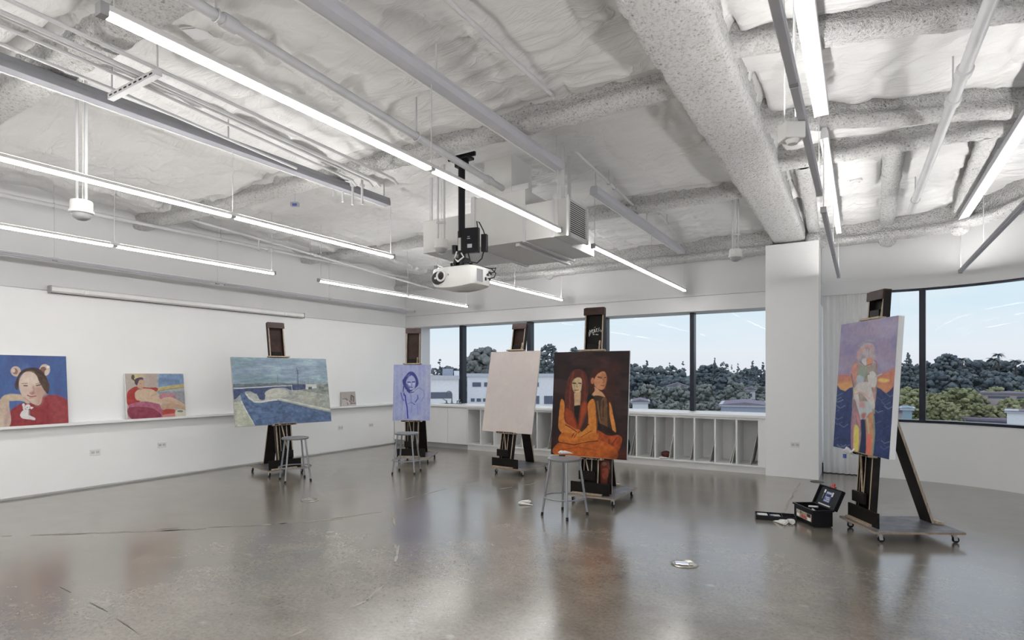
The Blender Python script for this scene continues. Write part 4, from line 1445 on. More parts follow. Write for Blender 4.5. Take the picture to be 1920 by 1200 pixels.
# ------------------------------------------------------------------ EASELS AND PICTURES
EZ = {
    'bridge': dict(E=(-7.41, 5.60), rz=76.2, lean=10.8, mx=.02, pofs=0.0, z0=.770, ph=1.033, w=1.485, dx=.03),
    'blue': dict(E=(-6.53, 7.48), rz=29.3, lean=4.6, mx=-.08, pofs=.05, z0=.728, ph=.977, w=.655, dx=.0),
    'blank': dict(E=(-4.5, 7.346), rz=-4.8, lean=10.8, mx=-.20, pofs=.10, z0=.629, ph=1.287, w=.965, dx=.0),
    'girls': dict(E=(-2.69, 6.167), rz=0.8, lean=4.8, mx=-.09, pofs=.08, z0=.537, ph=1.272, w=.979, dx=-.01),
    'lamb': dict(E=(-.021, 6.327), rz=-60.5, lean=3.7, mx=-.19, pofs=.15, z0=.758, ph=1.301, w=.952, dx=-.02),
}
LB = {
    'bridge': ('black easel holding the bridge painting near the left wall', 'darkbrown'),
    'blue': ('black easel holding the blue portrait in the far corner', 'darkbrown'),
    'blank': ('black easel holding the blank canvas before the window', 'darkbrown'),
    'girls': ('black easel with white scrawl, holding the painting of two girls', 'black'),
    'lamb': ('large black easel at right holding the figure with lamb painting', 'black'),
}
ET = {}
for k_, d in EZ.items():
    ET[k_] = easel(LB[k_][0], d['E'], d['rz'], d['lean'], d['mx'], d['pofs'], d['z0'], d['ph'], LB[k_][1], bx={'blue': .09, 'bridge': .0}.get(k_, .05))

# --- 1: bridge over a concrete river
a = Art([(60, 88), (1530, 100), (1618, 1066), (130, 1164)], 300, 210, (122, 152, 165), 3)
a.wash((150, 178, 190), .8, 5, 14, 5).wash((104, 132, 148), .7, 4, 12, 8).wash((128, 144, 178), .5, 3, 5, 18)
a.poly([(60, 500), (400, 490), (700, 470), (1000, 480), (1250, 470), (1600, 480), (1600, 1200), (60, 1200)], (140, 150, 150), sm=False, soft=4, mott=.3)
a.poly([(60, 508), (300, 495), (700, 478), (1000, 486), (1200, 500), (1200, 520), (60, 560)], (92, 108, 116), sm=False, soft=3, mott=.4)
a.poly([(1180, 500), (1620, 490), (1620, 660), (1180, 620)], (120, 128, 122), sm=False, soft=3, mott=.6)
a.poly([(300, 640), (460, 640), (580, 560), (800, 560), (950, 620), (900, 700), (600, 740), (300, 740)], (165, 168, 158), mott=.2)
a.poly([(90, 560), (700, 525), (1200, 500), (1210, 570), (1000, 590), (900, 560), (760, 560), (640, 590), (590, 650), (575, 740), (500, 740), (460, 670), (340, 610), (230, 640), (120, 740), (100, 700)], (58, 72, 112), mott=.5)
a.poly([(580, 665), (620, 600), (760, 568), (900, 600), (960, 640), (860, 680), (700, 700)], (178, 178, 165), mott=.15)
a.poly([(100, 560), (1000, 508), (1000, 524), (100, 580)], (168, 178, 186), sm=False, a=.9)
a.line([(90, 574), (500, 548), (900, 530)], 6, (205, 210, 212), .7)
a.poly([(100, 780), (210, 770), (420, 1150), (120, 1165)], (168, 172, 150), sm=False, mott=.25)
a.poly([(200, 640), (280, 630), (320, 700), (400, 780), (520, 790), (640, 760), (780, 750), (1000, 800), (1300, 870), (1630, 940), (1640, 1180), (430, 1180), (330, 960), (220, 760)], (72, 100, 142), sm=False, soft=2, mott=.5)
a.wash((58, 82, 128), .0, 8, 20, 30)
a.poly([(900, 720), (1060, 600), (1300, 620), (1620, 680), (1620, 880), (1300, 830), (1000, 760)], (150, 155, 146), mott=.35)
a.poly([(1150, 640), (1340, 660), (1360, 760), (1250, 800), (1120, 740)], (178, 178, 160), a=.6, soft=20)
a.poly([(640, 745), (760, 735), (1000, 780), (1300, 850), (1630, 912), (1620, 880), (1350, 830), (1000, 760), (800, 715)], (188, 188, 172), mott=.15)
a.line([(290, 645), (340, 720), (420, 770), (520, 780), (640, 755), (760, 740)], 26, (192, 194, 184))
a.line([(650, 772), (800, 762), (1000, 806), (1300, 880), (1630, 945)], 8, (50, 62, 96), .8)
a.line([(215, 770), (330, 980), (430, 1150)], 20, (182, 194, 200))
a.line([(240, 790), (345, 985), (440, 1150)], 8, (40, 56, 84))
a.line([(300, 640), (460, 660)], 10, (150, 160, 170))
a.line([(1080, 255), (1095, 330), (1085, 590)], 9, (70, 84, 100))
a.line([(1070, 590), (1085, 300), (1115, 590)], 6, (88, 106, 124), .8)
a.line([(1055, 330), (1110, 322)], 6, (70, 84, 100))
a.line([(1060, 295), (1104, 288)], 5, (70, 84, 100))
a.line([(775, 365), (783, 490)], 6, (76, 96, 112))
for x in (1140, 1165, 1195, 1250, 1300, 1330):
    a.line([(x, 430 + (x % 40)), (x + 3, 510)], 7, (84, 104, 128), .8)
a.poly([(1210, 495), (1380, 495), (1385, 560), (1215, 575)], (182, 188, 184), sm=False)
a.poly([(1255, 540), (1310, 535), (1312, 570), (1258, 575)], (70, 82, 88), sm=False)
a.line([(990, 510), (1012, 600)], 8, (180, 185, 182))
a.grain(.22, 22, 60, 4).grain(.12, 70, 70, 14)
a.sat = 0.7
d = EZ['bridge']
loc, rot = canvas_on(ET['bridge'], d['lean'], d['z0'], d['dx'])
painting('painting', 'wide blue-grey painting of a river bridge on the left easel', a, d['w'], d['ph'], loc, rot, edge='canvas_rough', th=0.035)

# --- 2: blue sketch portrait
a = Art([(60, 85), (735, 85), (708, 1090), (42, 1088)], 150, 216, (158, 166, 206), 5, warp=.004)
a.wash((174, 178, 206), .8, 3, 4, 3).wash((142, 152, 204), .7, 4, 5, 9)
for i in range(16):
    x = 80 + i * 41
    a.line([(x, 95), (x + 4, 600), (x - 10, 1080)], 18, (138, 150, 204) if i % 2 else (178, 184, 214), .25, 6)
a.poly([(265, 560), (380, 620), (480, 580), (500, 520), (600, 560), (620, 650), (560, 760), (500, 820), (490, 1000), (300, 1040), (270, 760)], (150, 162, 212), a=.6, soft=10)
a.poly([(250, 330), (330, 225), (420, 225), (490, 330), (505, 450), (440, 520), (340, 590), (300, 560), (240, 480), (218, 370)], (58, 66, 134), mott=.3)
a.poly([(300, 350), (380, 280), (440, 330), (455, 420), (430, 520), (380, 545), (330, 530), (285, 450)], (160, 170, 212), soft=3)
a.poly([(280, 420), (330, 470), (350, 540), (320, 560), (275, 500)], (64, 74, 140), a=.8)
a.line([(310, 405), (360, 405)], 18, (34, 38, 108)).line([(395, 402), (440, 396)], 18, (34, 38, 108))
a.line([(375, 420), (385, 460), (375, 475)], 9, (90, 100, 170)).line([(345, 495), (395, 500)], 14, (44, 46, 120))
a.ell(350, 440, 20, 14, (214, 220, 240), a=.8).ell(425, 440, 12, 18, (205, 214, 238), a=.8)
a.line([(250, 330), (330, 240), (400, 220)], 16, (70, 76, 150)).line([(300, 300), (350, 260), (290, 390)], 12, (120, 128, 190), .8)
a.line([(240, 480), (235, 560), (250, 640)], 26, (76, 82, 150)).line([(255, 500), (240, 600)], 8, (170, 178, 220))
a.line([(300, 560), (345, 600), (420, 580)], 16, (60, 68, 140)).line([(430, 560), (520, 505), (600, 555), (615, 650), (560, 740)], 9, (100, 108, 158), .8)
a.line([(265, 640), (280, 760), (298, 850), (315, 1050)], 22, (48, 52, 160)).line([(190, 600), (215, 700), (240, 735)], 22, (78, 84, 178), .8)
a.line([(370, 620), (375, 770), (310, 800)], 8, (98, 108, 180)).line([(490, 640), (495, 700), (450, 760)], 20, (70, 78, 158), .85)
a.line([(380, 770), (440, 810)], 14, (78, 88, 164)).line([(480, 800), (495, 990)], 9, (112, 122, 190)).line([(385, 830), (372, 950)], 9, (112, 122, 190))
a.line([(220, 740), (212, 900)], 10, (122, 128, 200), .7)
a.grain(.10, 30, 30, 4)
d = EZ['blue']
loc, rot = canvas_on(ET['blue'], d['lean'], d['z0'], d['dx'])
painting('painting', 'small upright blue sketch portrait of a woman on the corner easel', a, d['w'], d['ph'], loc, rot, mat='paint_matte', th=0.03)

# --- 3: blank primed canvas
a = Art([(0, 0), (100, 0), (100, 140), (0, 140)], 90, 120, (205, 193, 189), 7)
a.wash((212, 203, 196), .6, 3, 4, 2).wash((198, 186, 184), .5, 2, 3, 6)
a.grain(.03, 20, 20, 4)
d = EZ['blank']
loc, rot = canvas_on(ET['blank'], d['lean'], d['z0'], d['dx'])
painting('painting', 'blank pale pink primed canvas on the easel before the window', a, d['w'], d['ph'], loc, rot, mat='paint_matte', edge='card', th=0.02)

# --- 4: two seated girls
a = Art([(60, 60), (832, 40), (800, 1160), (20, 1100)], 210, 280, (44, 24, 24), 9)
a.wash((72, 40, 34), .8, 5, 6, 3).wash((28, 14, 16), .8, 4, 7, 13).wash((84, 62, 60), .35, 3, 9, 23, .55, .7)
# right girl
a.poly([(420, 330), (450, 240), (530, 210), (600, 250), (610, 330), (590, 430), (640, 520), (650, 600), (600, 620), (560, 480), (470, 470), (420, 470)], (72, 34, 24), mott=.4)
a.poly([(470, 330), (510, 270), (570, 250), (592, 310), (585, 390), (548, 440), (500, 430), (470, 390)], (192, 138, 104), soft=2)
a.poly([(540, 260), (590, 290), (590, 380), (560, 430), (560, 330)], (170, 112, 78), a=.8, soft=5)
a.ell(450, 348, 18, 32, (180, 118, 88))
a.poly([(470, 410), (520, 450), (550, 470), (575, 520), (520, 535), (440, 500), (470, 450)], (196, 150, 116))
a.line([(505, 315), (545, 322)], 9, (60, 36, 28)).line([(568, 318), (585, 316)], 8, (60, 36, 28)).line([(555, 330), (570, 362), (553, 372)], 7, (142, 92, 66)).line([(535, 398), (565, 400)], 9, (132, 66, 52))
a.line([(498, 305), (548, 308)], 6, (88, 52, 38))
a.poly([(440, 520), (580, 520), (620, 640), (660, 850), (600, 900), (520, 850), (480, 760)], (64, 46, 34), mott=.5)
a.poly([(540, 540), (590, 530), (600, 700), (600, 900), (560, 860), (530, 700)], (118, 84, 56), a=.8, mott=.4)
a.line([(500, 560), (520, 740), (560, 860)], 16, (142, 110, 78), .6).line([(560, 545), (555, 720)], 10, (30, 20, 18), .7)
a.poly([(620, 570), (650, 640), (690, 860), (660, 870), (630, 740)], (200, 132, 66), mott=.25)
a.poly([(490, 860), (640, 890), (740, 920), (745, 1000), (700, 1100), (660, 1150), (480, 1140), (480, 940)], (158, 74, 32), mott=.5)
a.poly([(600, 820), (660, 860), (700, 900), (600, 910), (500, 840), (500, 780)], (28, 14, 14), a=.9)
a.line([(660, 990), (700, 930)], 8, (92, 40, 22)).line([(610, 1100), (620, 960)], 26, (104, 48, 26), .6)
# left girl
a.poly([(165, 480), (200, 320), (250, 240), (330, 235), (390, 300), (405, 420), (400, 560), (380, 720), (300, 860), (240, 780), (170, 740), (160, 600)], (92, 44, 34), mott=.45)
a.line([(250, 260), (225, 400), (215, 620)], 22, (132, 62, 44), .7).line([(340, 260), (372, 420), (360, 640)], 20, (120, 52, 36), .7)
a.poly([(240, 360), (290, 315), (335, 330), (335, 430), (315, 470), (280, 475), (250, 440)], (200, 176, 142), soft=2)
a.poly([(250, 350), (262, 350), (275, 470), (258, 450)], (150, 132, 104), a=.6, soft=4)
a.line([(245, 372), (275, 376)], 12, (50, 36, 30)).line([(305, 372), (330, 376)], 11, (50, 36, 30)).line([(288, 380), (286, 412), (298, 416)], 6, (140, 112, 86)).line([(265, 446), (305, 444)], 8, (112, 72, 58))
a.poly([(262, 475), (330, 465), (322, 600), (262, 600)], (190, 162, 128), sm=False)
a.poly([(262, 600), (322, 598), (325, 760), (290, 830), (255, 760)], (16, 10, 12), sm=False)
a.poly([(130, 530), (165, 520), (165, 600), (150, 600)], (20, 10, 12), sm=False).poly([(400, 490), (465, 520), (410, 640), (395, 620)], (16, 8, 10))
a.poly([(125, 540), (162, 580), (165, 760), (260, 830), (330, 860), (300, 930), (200, 920), (105, 850), (105, 700)], (194, 126, 60), mott=.25)
a.poly([(400, 600), (460, 540), (490, 700), (490, 870), (400, 920), (330, 930), (300, 900), (400, 800)], (196, 128, 58), mott=.25)
a.poly([(140, 880), (250, 890), (330, 920), (490, 880), (490, 960), (300, 1010), (120, 980), (100, 930)], (188, 112, 44), mott=.3)
a.poly([(100, 985), (300, 1005), (500, 960), (560, 970), (700, 1060), (640, 1160), (80, 1110)], (178, 96, 38), mott=.35)
a.line([(110, 980), (260, 1005), (400, 975), (500, 965)], 9, (90, 32, 22)).line([(170, 800), (230, 835), (285, 870)], 9, (88, 34, 22)).line([(410, 790), (330, 850), (300, 880)], 9, (76, 28, 20))
a.line([(330, 920), (440, 860)], 6, (92, 40, 22)).line([(235, 925), (260, 880)], 7, (96, 40, 24)).line([(260, 930), (285, 885)], 6, (96, 40, 24)).line([(100, 1060), (300, 1030), (480, 1060)], 10, (146, 66, 26), .7)
a.poly([(170, 640), (230, 660), (290, 800), (270, 850), (180, 780)], (168, 74, 34), a=.75, soft=8).poly([(330, 620), (380, 560), (390, 640), (330, 800), (300, 860)], (172, 78, 36), a=.75, soft=8)
a.poly([(620, 1100), (800, 1050), (800, 1160), (640, 1160)], (90, 34, 26), a=.6, soft=20)
a.line([(480, 560), (495, 900)], 6, (110, 48, 24))
a.grain(.16, 26, 40, 4).grain(.08, 80, 90, 6)
a.sat = 0.98
a.img = np.clip(a.img, 0, 1) ** 1.12
d = EZ['girls']
loc, rot = canvas_on(ET['girls'], d['lean'], d['z0'], d['dx'])
painting('painting', 'dark brown and orange painting of two seated girls on the middle easel', a, d['w'], d['ph'], loc, rot, th=0.028)

# --- 5: figure holding a lamb before a sunset sea
a = Art([(97, 120), (550, 50), (490, 1170), (35, 1075)], 190, 262, (142, 134, 168), 11)
a.wash((164, 156, 188), .7, 4, 10, 2).wash((124, 116, 160), .7, 3, 9, 12).wash((160, 140, 160), .5, 5, 14, 22)
a.poly([(70, 512), (180, 515), (390, 510), (540, 445), (520, 620), (480, 660), (380, 630), (180, 640), (60, 640)], (190, 118, 88), sm=False, soft=14, mott=.2)
a.poly([(60, 575), (190, 560), (190, 640), (60, 640)], (206, 148, 86), sm=False, soft=10).ell(440, 548, 46, 14, (222, 186, 90), soft=6).ell(440, 600, 60, 26, (204, 138, 84), soft=10, a=.7)
a.line([(70, 515), (190, 520)], 10, (190, 96, 78), .7, 4).line([(390, 520), (530, 500)], 14, (196, 100, 80), .7, 4)
a.poly([(60, 580), (90, 625), (130, 640), (165, 610), (200, 600), (390, 600), (420, 615), (460, 645), (490, 625), (520, 590), (500, 1180), (20, 1090)], (40, 56, 104), sm=False, soft=2, mott=.45)
rw = random.Random(4)
for i in range(34):
    x = rw.choice((rw.uniform(45, 180), rw.uniform(380, 510)))
    y = rw.uniform(660, 1120)
    a.line([(x - 40, y - 14), (x - 10, y + 8), (x + 30, y - 12)], rw.uniform(3, 8), rw.choice([(96, 122, 160), (70, 92, 146), (128, 150, 172), (22, 32, 72), (26, 38, 84)]), .6, 2)
# figure (loose, faceless colour patches)
a.poly([(190, 520), (180, 450), (215, 400), (270, 420), (340, 420), (385, 440), (385, 600), (370, 760), (360, 820), (200, 800), (195, 640)], (150, 138, 128), soft=3, mott=.4)
a.poly([(222, 360), (235, 300), (290, 262), (350, 270), (372, 320), (368, 400), (330, 440), (270, 430), (235, 400)], (166, 152, 160), soft=4, mott=.4)
a.line([(225, 370), (250, 310), (310, 285), (350, 300)], 14, (206, 136, 120), .8, 3).line([(240, 280), (300, 240), (360, 245)], 16, (160, 158, 160), .6, 5).line([(215, 300), (240, 265), (320, 225), (370, 250)], 10, (140, 136, 150), .5, 5)
a.poly([(262, 395), (290, 375), (300, 420), (280, 435)], (196, 196, 200), soft=3).poly([(300, 390), (330, 370), (345, 410), (310, 440)], (206, 136, 98), soft=3).line([(250, 400), (290, 438), (340, 420)], 5, (104, 76, 84)).line([(360, 395), (382, 410), (382, 450)], 7, (168, 90, 76))
a.poly([(180, 520), (175, 470), (200, 420), (235, 430), (225, 520), (200, 580)], (204, 130, 112), a=.8, soft=5, mott=.3)
a.poly([(240, 450), (300, 440), (295, 520), (240, 540)], (138, 156, 138), a=.8, soft=6).poly([(230, 510), (280, 530), (270, 570), (225, 570)], (168, 178, 192), soft=4)
a.line([(180, 500), (190, 560), (200, 600)], 10, (84, 92, 120), .8)
# lamb in arms
a.poly([(215, 600), (240, 570), (330, 565), (345, 620), (365, 700), (370, 765), (345, 765), (300, 690), (240, 640), (250, 760), (240, 800), (225, 760), (205, 700), (200, 640)], (196, 188, 186), soft=2, mott=.15)
a.poly([(310, 520), (340, 480), (370, 490), (385, 540), (370, 600), (335, 590)], (200, 196, 194), soft=2).line([(375, 520), (420, 502)], 13, (170, 168, 172)).line([(305, 508), (325, 500)], 9, (120, 120, 134)).line([(360, 600), (370, 700)], 14, (206, 138, 126), .7, 3)
a.line([(205, 660), (260, 640), (330, 690)], 10, (204, 150, 136), .8, 3).line([(215, 620), (205, 650)], 12, (190, 180, 84), .8, 3)
# hips and legs
a.poly([(250, 720), (330, 720), (350, 800), (330, 850), (250, 850), (230, 800)], (176, 186, 190), soft=4).ell(268, 740, 24, 28, (196, 130, 128), soft=9, a=.8).poly([(262, 812), (300, 806), (292, 850), (268, 850)], (168, 104, 104), soft=8)
a.poly([(200, 700), (235, 780), (255, 850), (262, 960), (245, 1130), (185, 1110), (180, 900)], (152, 122, 132), soft=3, mott=.4)
a.poly([(210, 900), (240, 920), (245, 1000), (240, 1110), (205, 1110), (200, 980)], (214, 196, 84), soft=4).line([(225, 800), (250, 900)], 18, (206, 120, 128), .8, 4).line([(185, 880), (188, 1090)], 12, (160, 96, 138), .8, 3)
a.poly([(300, 850), (350, 800), (372, 900), (355, 1150), (295, 1140), (300, 980)], (190, 132, 92), soft=3, mott=.3)
a.poly([(320, 960), (345, 1000), (335, 1140), (298, 1130), (305, 1020)], (220, 110, 92), soft=4).line([(362, 830), (368, 960), (358, 1120)], 14, (120, 146, 130), .9, 3).line([(310, 850), (325, 960)], 14, (176, 180, 150), .8, 3)
a.poly([(262, 870), (290, 870), (300, 1000), (296, 1140), (248, 1130), (262, 1000)], (28, 44, 84), soft=3)
a.grain(.12, 30, 40, 4).grain(.06, 90, 90, 16)
d = EZ['lamb']
loc, rot = canvas_on(ET['lamb'], d['lean'], d['z0'], d['dx'], 0.118)
painting('painting', 'tall colourful painting of a figure holding a lamb at sunset sea, on the right easel', a, d['w'], d['ph'], loc, rot, th=0.055)

# --- ledge pictures -----------------------------------------------------------
a = Art([(-284, 72), (985, 95), (1025, 1095), (-298, 1184)], 240, 250, (64, 98, 158), 13)
a.wash((78, 112, 170), .7, 6, 3, 3).wash((60, 84, 150), .7, 5, 3, 9).wash((70, 80, 140), .4, 9, 2, 19)
a.poly([(120, 960), (300, 800), (480, 790), (640, 690), (820, 670), (960, 720), (1010, 780), (1040, 1110), (100, 1170)], (150, 44, 52), soft=2, mott=.22)
a.poly([(780, 700), (960, 730), (1010, 800), (1030, 1100), (800, 1110), (760, 900)], (160, 62, 66), a=.7, soft=20, mott=.3)
a.poly([(-300, 1180), (-300, 900), (-100, 860), (40, 690), (160, 660), (320, 670), (440, 780), (400, 800), (330, 760), (160, 760), (130, 800), (120, 1160)], (190, 166, 146), soft=2, mott=.15)
a.poly([(-300, 1180), (-300, 960), (-150, 900), (-20, 1000), (60, 1160)], (206, 190, 164), soft=12, a=.8).line([(60, 720), (160, 680), (300, 700)], 30, (206, 184, 132), .6, 12).line([(70, 1160), (110, 900)], 40, (168, 128, 134), .6, 14)
a.ell(245, 320, 78, 78, (196, 170, 156)).ell(235, 320, 44, 46, (146, 108, 94)).ell(210, 310, 26, 30, (206, 186, 168)).ell(672, 295, 80, 86, (198, 176, 162)).ell(650, 300, 46, 54, (136, 92, 78)).ell(700, 330, 30, 40, (206, 188, 172)).ell(720, 250, 24, 20, (226, 220, 214))
a.poly([(225, 540), (250, 430), (330, 310), (440, 265), (580, 275), (680, 370), (735, 520), (720, 640), (680, 640), (600, 520), (520, 370), (380, 330), (300, 420), (270, 590)], (78, 58, 52), mott=.3)
a.poly([(285, 500), (310, 420), (380, 330), (480, 330), (560, 390), (610, 500), (680, 600), (640, 680), (610, 790), (560, 825), (460, 790), (360, 720), (310, 640)], (205, 178, 160), soft=2)
a.poly([(500, 560), (610, 520), (680, 610), (640, 690), (610, 790), (540, 820), (540, 700)], (182, 136, 120), a=.75, soft=16).poly([(330, 440), (460, 350), (560, 420), (540, 510), (380, 500)], (222, 204, 186), a=.7, soft=20)
a.poly([(600, 500), (700, 640), (640, 690), (620, 560)], (178, 150, 140), a=.6, soft=10)
a.poly([(520, 330), (640, 380), (730, 520), (720, 640), (690, 640), (610, 520), (560, 400)], (88, 66, 56), mott=.35)
a.line([(330, 500), (410, 495)], 8, (120, 96, 84)).line([(360, 528), (410, 530)], 17, (88, 72, 66)).line([(545, 525), (600, 520)], 17, (88, 72, 66)).line([(535, 500), (600, 490)], 8, (124, 98, 88))
a.line([(495, 540), (510, 620), (480, 660), (450, 640)], 14, (158, 102, 98), .8, 4).ell(490, 640, 36, 22, (164, 104, 108), a=.7, soft=6)
a.line([(410, 676), (470, 695), (540, 685)], 16, (160, 66, 66)).line([(440, 715), (510, 712)], 10, (182, 108, 100), .8).line([(360, 710), (450, 780)], 9, (168, 92, 84), .8)
a.ell(412, 850, 42, 40, (216, 210, 210)).ell(345, 820, 22, 26, (214, 206, 206)).line([(345, 830), (360, 890)], 34, (210, 204, 204)).poly([(350, 900), (440, 900), (440, 980), (510, 1020), (510, 1055), (440, 1045), (330, 1030), (290, 990), (300, 955)], (212, 206, 208)).poly([(455, 850), (500, 855), (462, 885)], (214, 206, 206)).line([(440, 900), (430, 970)], 22, (104, 96, 92), .8, 3).ell(405, 860, 10, 7, (110, 104, 110)).ell(440, 855, 8, 6, (110, 104, 110))
a.grain(.10, 40, 20, 4).grain(.05, 80, 80, 16)
a.sat = 0.78
th_ = math.atan2(0.075, 0.86)
painting('painting', 'square portrait of a woman with mouse ears on blue, leftmost on the wall ledge', a, 0.855, 0.865, (XL + 0.113, 2.878, 0.9005), (-th_, 0, PI / 2), th=0.03)

a = Art([(120, 150), (1345, 132), (1440, 1030), (200, 1085)], 200, 150, (182, 168, 160), 15)
a.poly([(780, 150), (1360, 130), (1420, 600), (800, 600)], (166, 172, 178), sm=False, mott=.15)
a.poly([(830, 150), (1340, 140), (1370, 350), (820, 420)], (118, 150, 190), sm=False, mott=.25).poly([(840, 250), (1200, 260), (1200, 320), (840, 330)], (96, 122, 156), a=.7, soft=12)
a.poly([(800, 440), (1385, 345), (1390, 410), (800, 500)], (196, 174, 90), sm=False, mott=.2).line([(800, 505), (1390, 415)], 10, (122, 112, 120))
a.poly([(600, 160), (760, 160), (760, 420), (620, 420)], (178, 158, 148), sm=False, soft=14)
a.poly([(300, 165), (470, 165), (470, 250), (300, 300)], (206, 190, 110), soft=20, a=.8)
a.poly([(790, 520), (1400, 500), (1430, 800), (900, 650)], (150, 150, 158), sm=False, mott=.2)
a.poly([(175, 560), (260, 460), (380, 410), (600, 430), (780, 430), (790, 500), (560, 640), (380, 760), (210, 800)], (172, 44, 40), mott=.25)
a.poly([(870, 570), (1100, 560), (1220, 640), (1000, 700), (860, 660)], (190, 120, 136), mott=.2)
a.poly([(300, 760), (520, 720), (800, 740), (900, 850), (980, 1040), (300, 1085), (220, 830)], (176, 92, 122), mott=.25)
a.poly([(220, 850), (700, 860), (900, 1050), (320, 1085)], (140, 44, 70), mott=.3, a=.9)
a.poly([(340, 560), (400, 480), (560, 450), (720, 480), (800, 560), (860, 680), (960, 640), (1140, 640), (1420, 800), (1420, 900), (1200, 800), (950, 740), (840, 770), (560, 710), (380, 690)], (202, 172, 142), mott=.1)
a.poly([(900, 800), (1150, 760), (1440, 870), (1420, 910), (1200, 860), (950, 900)], (190, 154, 126), mott=.12).line([(930, 700), (1150, 740)], 30, (190, 130, 100), .6, 10)
a.line([(560, 690), (700, 720), (900, 770)], 34, (206, 178, 148)).line([(680, 600), (770, 560)], 16, (164, 130, 108), .7, 4)
a.poly([(360, 360), (400, 260), (470, 230), (520, 300), (520, 420), (460, 460), (400, 440)], (196, 158, 126)).poly([(330, 340), (330, 270), (400, 230), (480, 225), (500, 270), (420, 280), (390, 350), (370, 390)], (84, 66, 84)).ell(285, 220, 34, 50, (96, 84, 64)).line([(290, 260), (350, 300)], 26, (84, 70, 70)).line([(410, 270), (500, 258)], 18, (126, 96, 132)).line([(465, 425), (510, 430)], 12, (196, 100, 106)).line([(430, 350), (455, 350)], 8, (90, 70, 62))
a.line([(390, 440), (470, 470)], 24, (150, 112, 96), .7, 5)
a.poly([(950, 900), (1180, 890), (1190, 1000), (960, 1020)], (186, 60, 48), mott=.2).poly([(960, 1000), (1190, 980), (1200, 1040), (960, 1050)], (206, 126, 122))
a.poly([(1210, 930), (1300, 895), (1430, 920), (1430, 1030), (1230, 1040)], (212, 206, 186)).ell(1315, 932, 66, 24, (110, 134, 128))
a.grain(.10, 40, 30, 4)
a.sat = 0.78
th2 = math.atan2(0.07, 0.64)
painting('painting', 'painting of a reclining figure on a red sofa leaning on the wall ledge', a, 0.81, 0.645, (XL + 0.108, 4.40, 0.9005), (-th2, 0, PI / 2), th=0.03)

a = Art([(330, 350), (955, 340), (1060, 935), (370, 960)], 80, 64, (178, 168, 164), 17)
a.poly([(370, 620), (560, 640), (720, 700), (1000, 850), (1060, 940), (370, 960)], (190, 180, 176), mott=.1)
a.line([(400, 630), (560, 630)], 40, (128, 116, 112), .8, 3).line([(540, 640), (700, 720), (820, 800)], 50, (112, 98, 96), .8, 3)
a.poly([(760, 480), (820, 460), (930, 560), (930, 780), (760, 700), (740, 620)], (128, 116, 114), mott=.2).line([(790, 480), (930, 560)], 24, (92, 82, 80)).line([(850, 580), (860, 760)], 40, (170, 162, 158)).line([(760, 430), (940, 530)], 22, (176, 172, 166))
a.line([(620, 800), (660, 900)], 40, (120, 108, 106)).line([(660, 700), (690, 890)], 44, (200, 194, 192)).line([(760, 850), (1020, 830)], 40, (116, 108, 104))
a.grain(.12, 20, 20, 4)
painting('painting', 'tiny brown monochrome sketch leaning at the far end of the wall ledge', a, 0.37, 0.285, (XL + 0.075, 8.07, 0.9005), (-0.12, 0, PI / 2), mat='paint_matte', edge='card', th=0.02)

# ------------------------------------------------------------------ SMALL THINGS
# white scrawl on the girls easel's back board (part of the easel)
t = ET['girls']
d = EZ['girls']
tb = TB(0.175 - (d['z0'] - .105) * math.tan(math.radians(d['lean'])), math.radians(d['lean']))
yy = 0.049
def stroke(pts, r=0.0032):
    tb.tube([(x, yy, z) for x, z in pts], r, 6)
zb_ = 1.93
stroke([(-.082, zb_ + .01), (-.072, zb_ + .05), (-.060, zb_ + .035), (-.066, zb_ + .005), (-.078, zb_ - .03), (-.082, zb_ + .01)])
stroke([(-.052, zb_ + .03), (-.048, zb_ + .05), (-.036, zb_ + .055), (-.030, zb_ + .04), (-.044, zb_ + .03), (-.042, zb_ + .01), (-.026, zb_ + .012)])
stroke([(-.018, zb_ + .06), (-.012, zb_ + .04), (-.018, zb_ + .015), (-.028, zb_ + .02)])
stroke([(-.008, zb_ + .055), (-.002, zb_ + .02)])
stroke([(-.008, zb_ + .078), (-.003, zb_ + .084)], 0.004)
stroke([(.006, zb_ + .06), (.028, zb_ + .064)])
stroke([(.017, zb_ + .062), (.012, zb_ + .02)])
stroke([(.032, zb_ + .02), (.044, zb_ + .06), (.055, zb_ + .025), (.064, zb_ + .055), (.074, zb_ + .02), (.084, zb_ + .045)])
stroke([(.044, zb_ + .06), (.052, zb_ + .075)])
stroke([(-.030, zb_ - .012), (-.018, zb_ + .002), (-.012, zb_ - .014)])
stroke([(.004, zb_ - .012), (.016, zb_ - .002), (.022, zb_ - .016), (.034, zb_ - .004), (.040, zb_ - .018)])
tb.tf().build('white_scrawl', M['paper'], t)

# painted panel standing on the girls easel's platform
a = Art([(0, 0), (60, 0), (60, 160), (0, 160)], 60, 110, (26, 16, 18), 21)
a.wash((60, 28, 22), .8, 4, 6, 3)
a.poly([(14, 20), (40, 14), (50, 50), (44, 90), (38, 140), (22, 150), (16, 90)], (104, 48, 32), soft=4, mott=.5).ell(30, 30, 10, 8, (128, 88, 70), soft=3).poly([(22, 55), (44, 50), (44, 90), (24, 92)], (138, 62, 38), soft=4, mott=.4).line([(46, 20), (50, 50)], 5, (120, 70, 60), .8, 2)
R3 = Matrix.Rotation(t.rotation_euler.z, 3, 'Z')
p_ = R3 @ Vector((.17, .20, .1065)) + Vector(t.location)
painting('painted_panel', 'narrow dark painted panel with a red figure, standing under the two girls painting', a, .20, .44, p_, (-0.03, 0, t.rotation_euler.z), edge='canvas_rough', th=0.016)


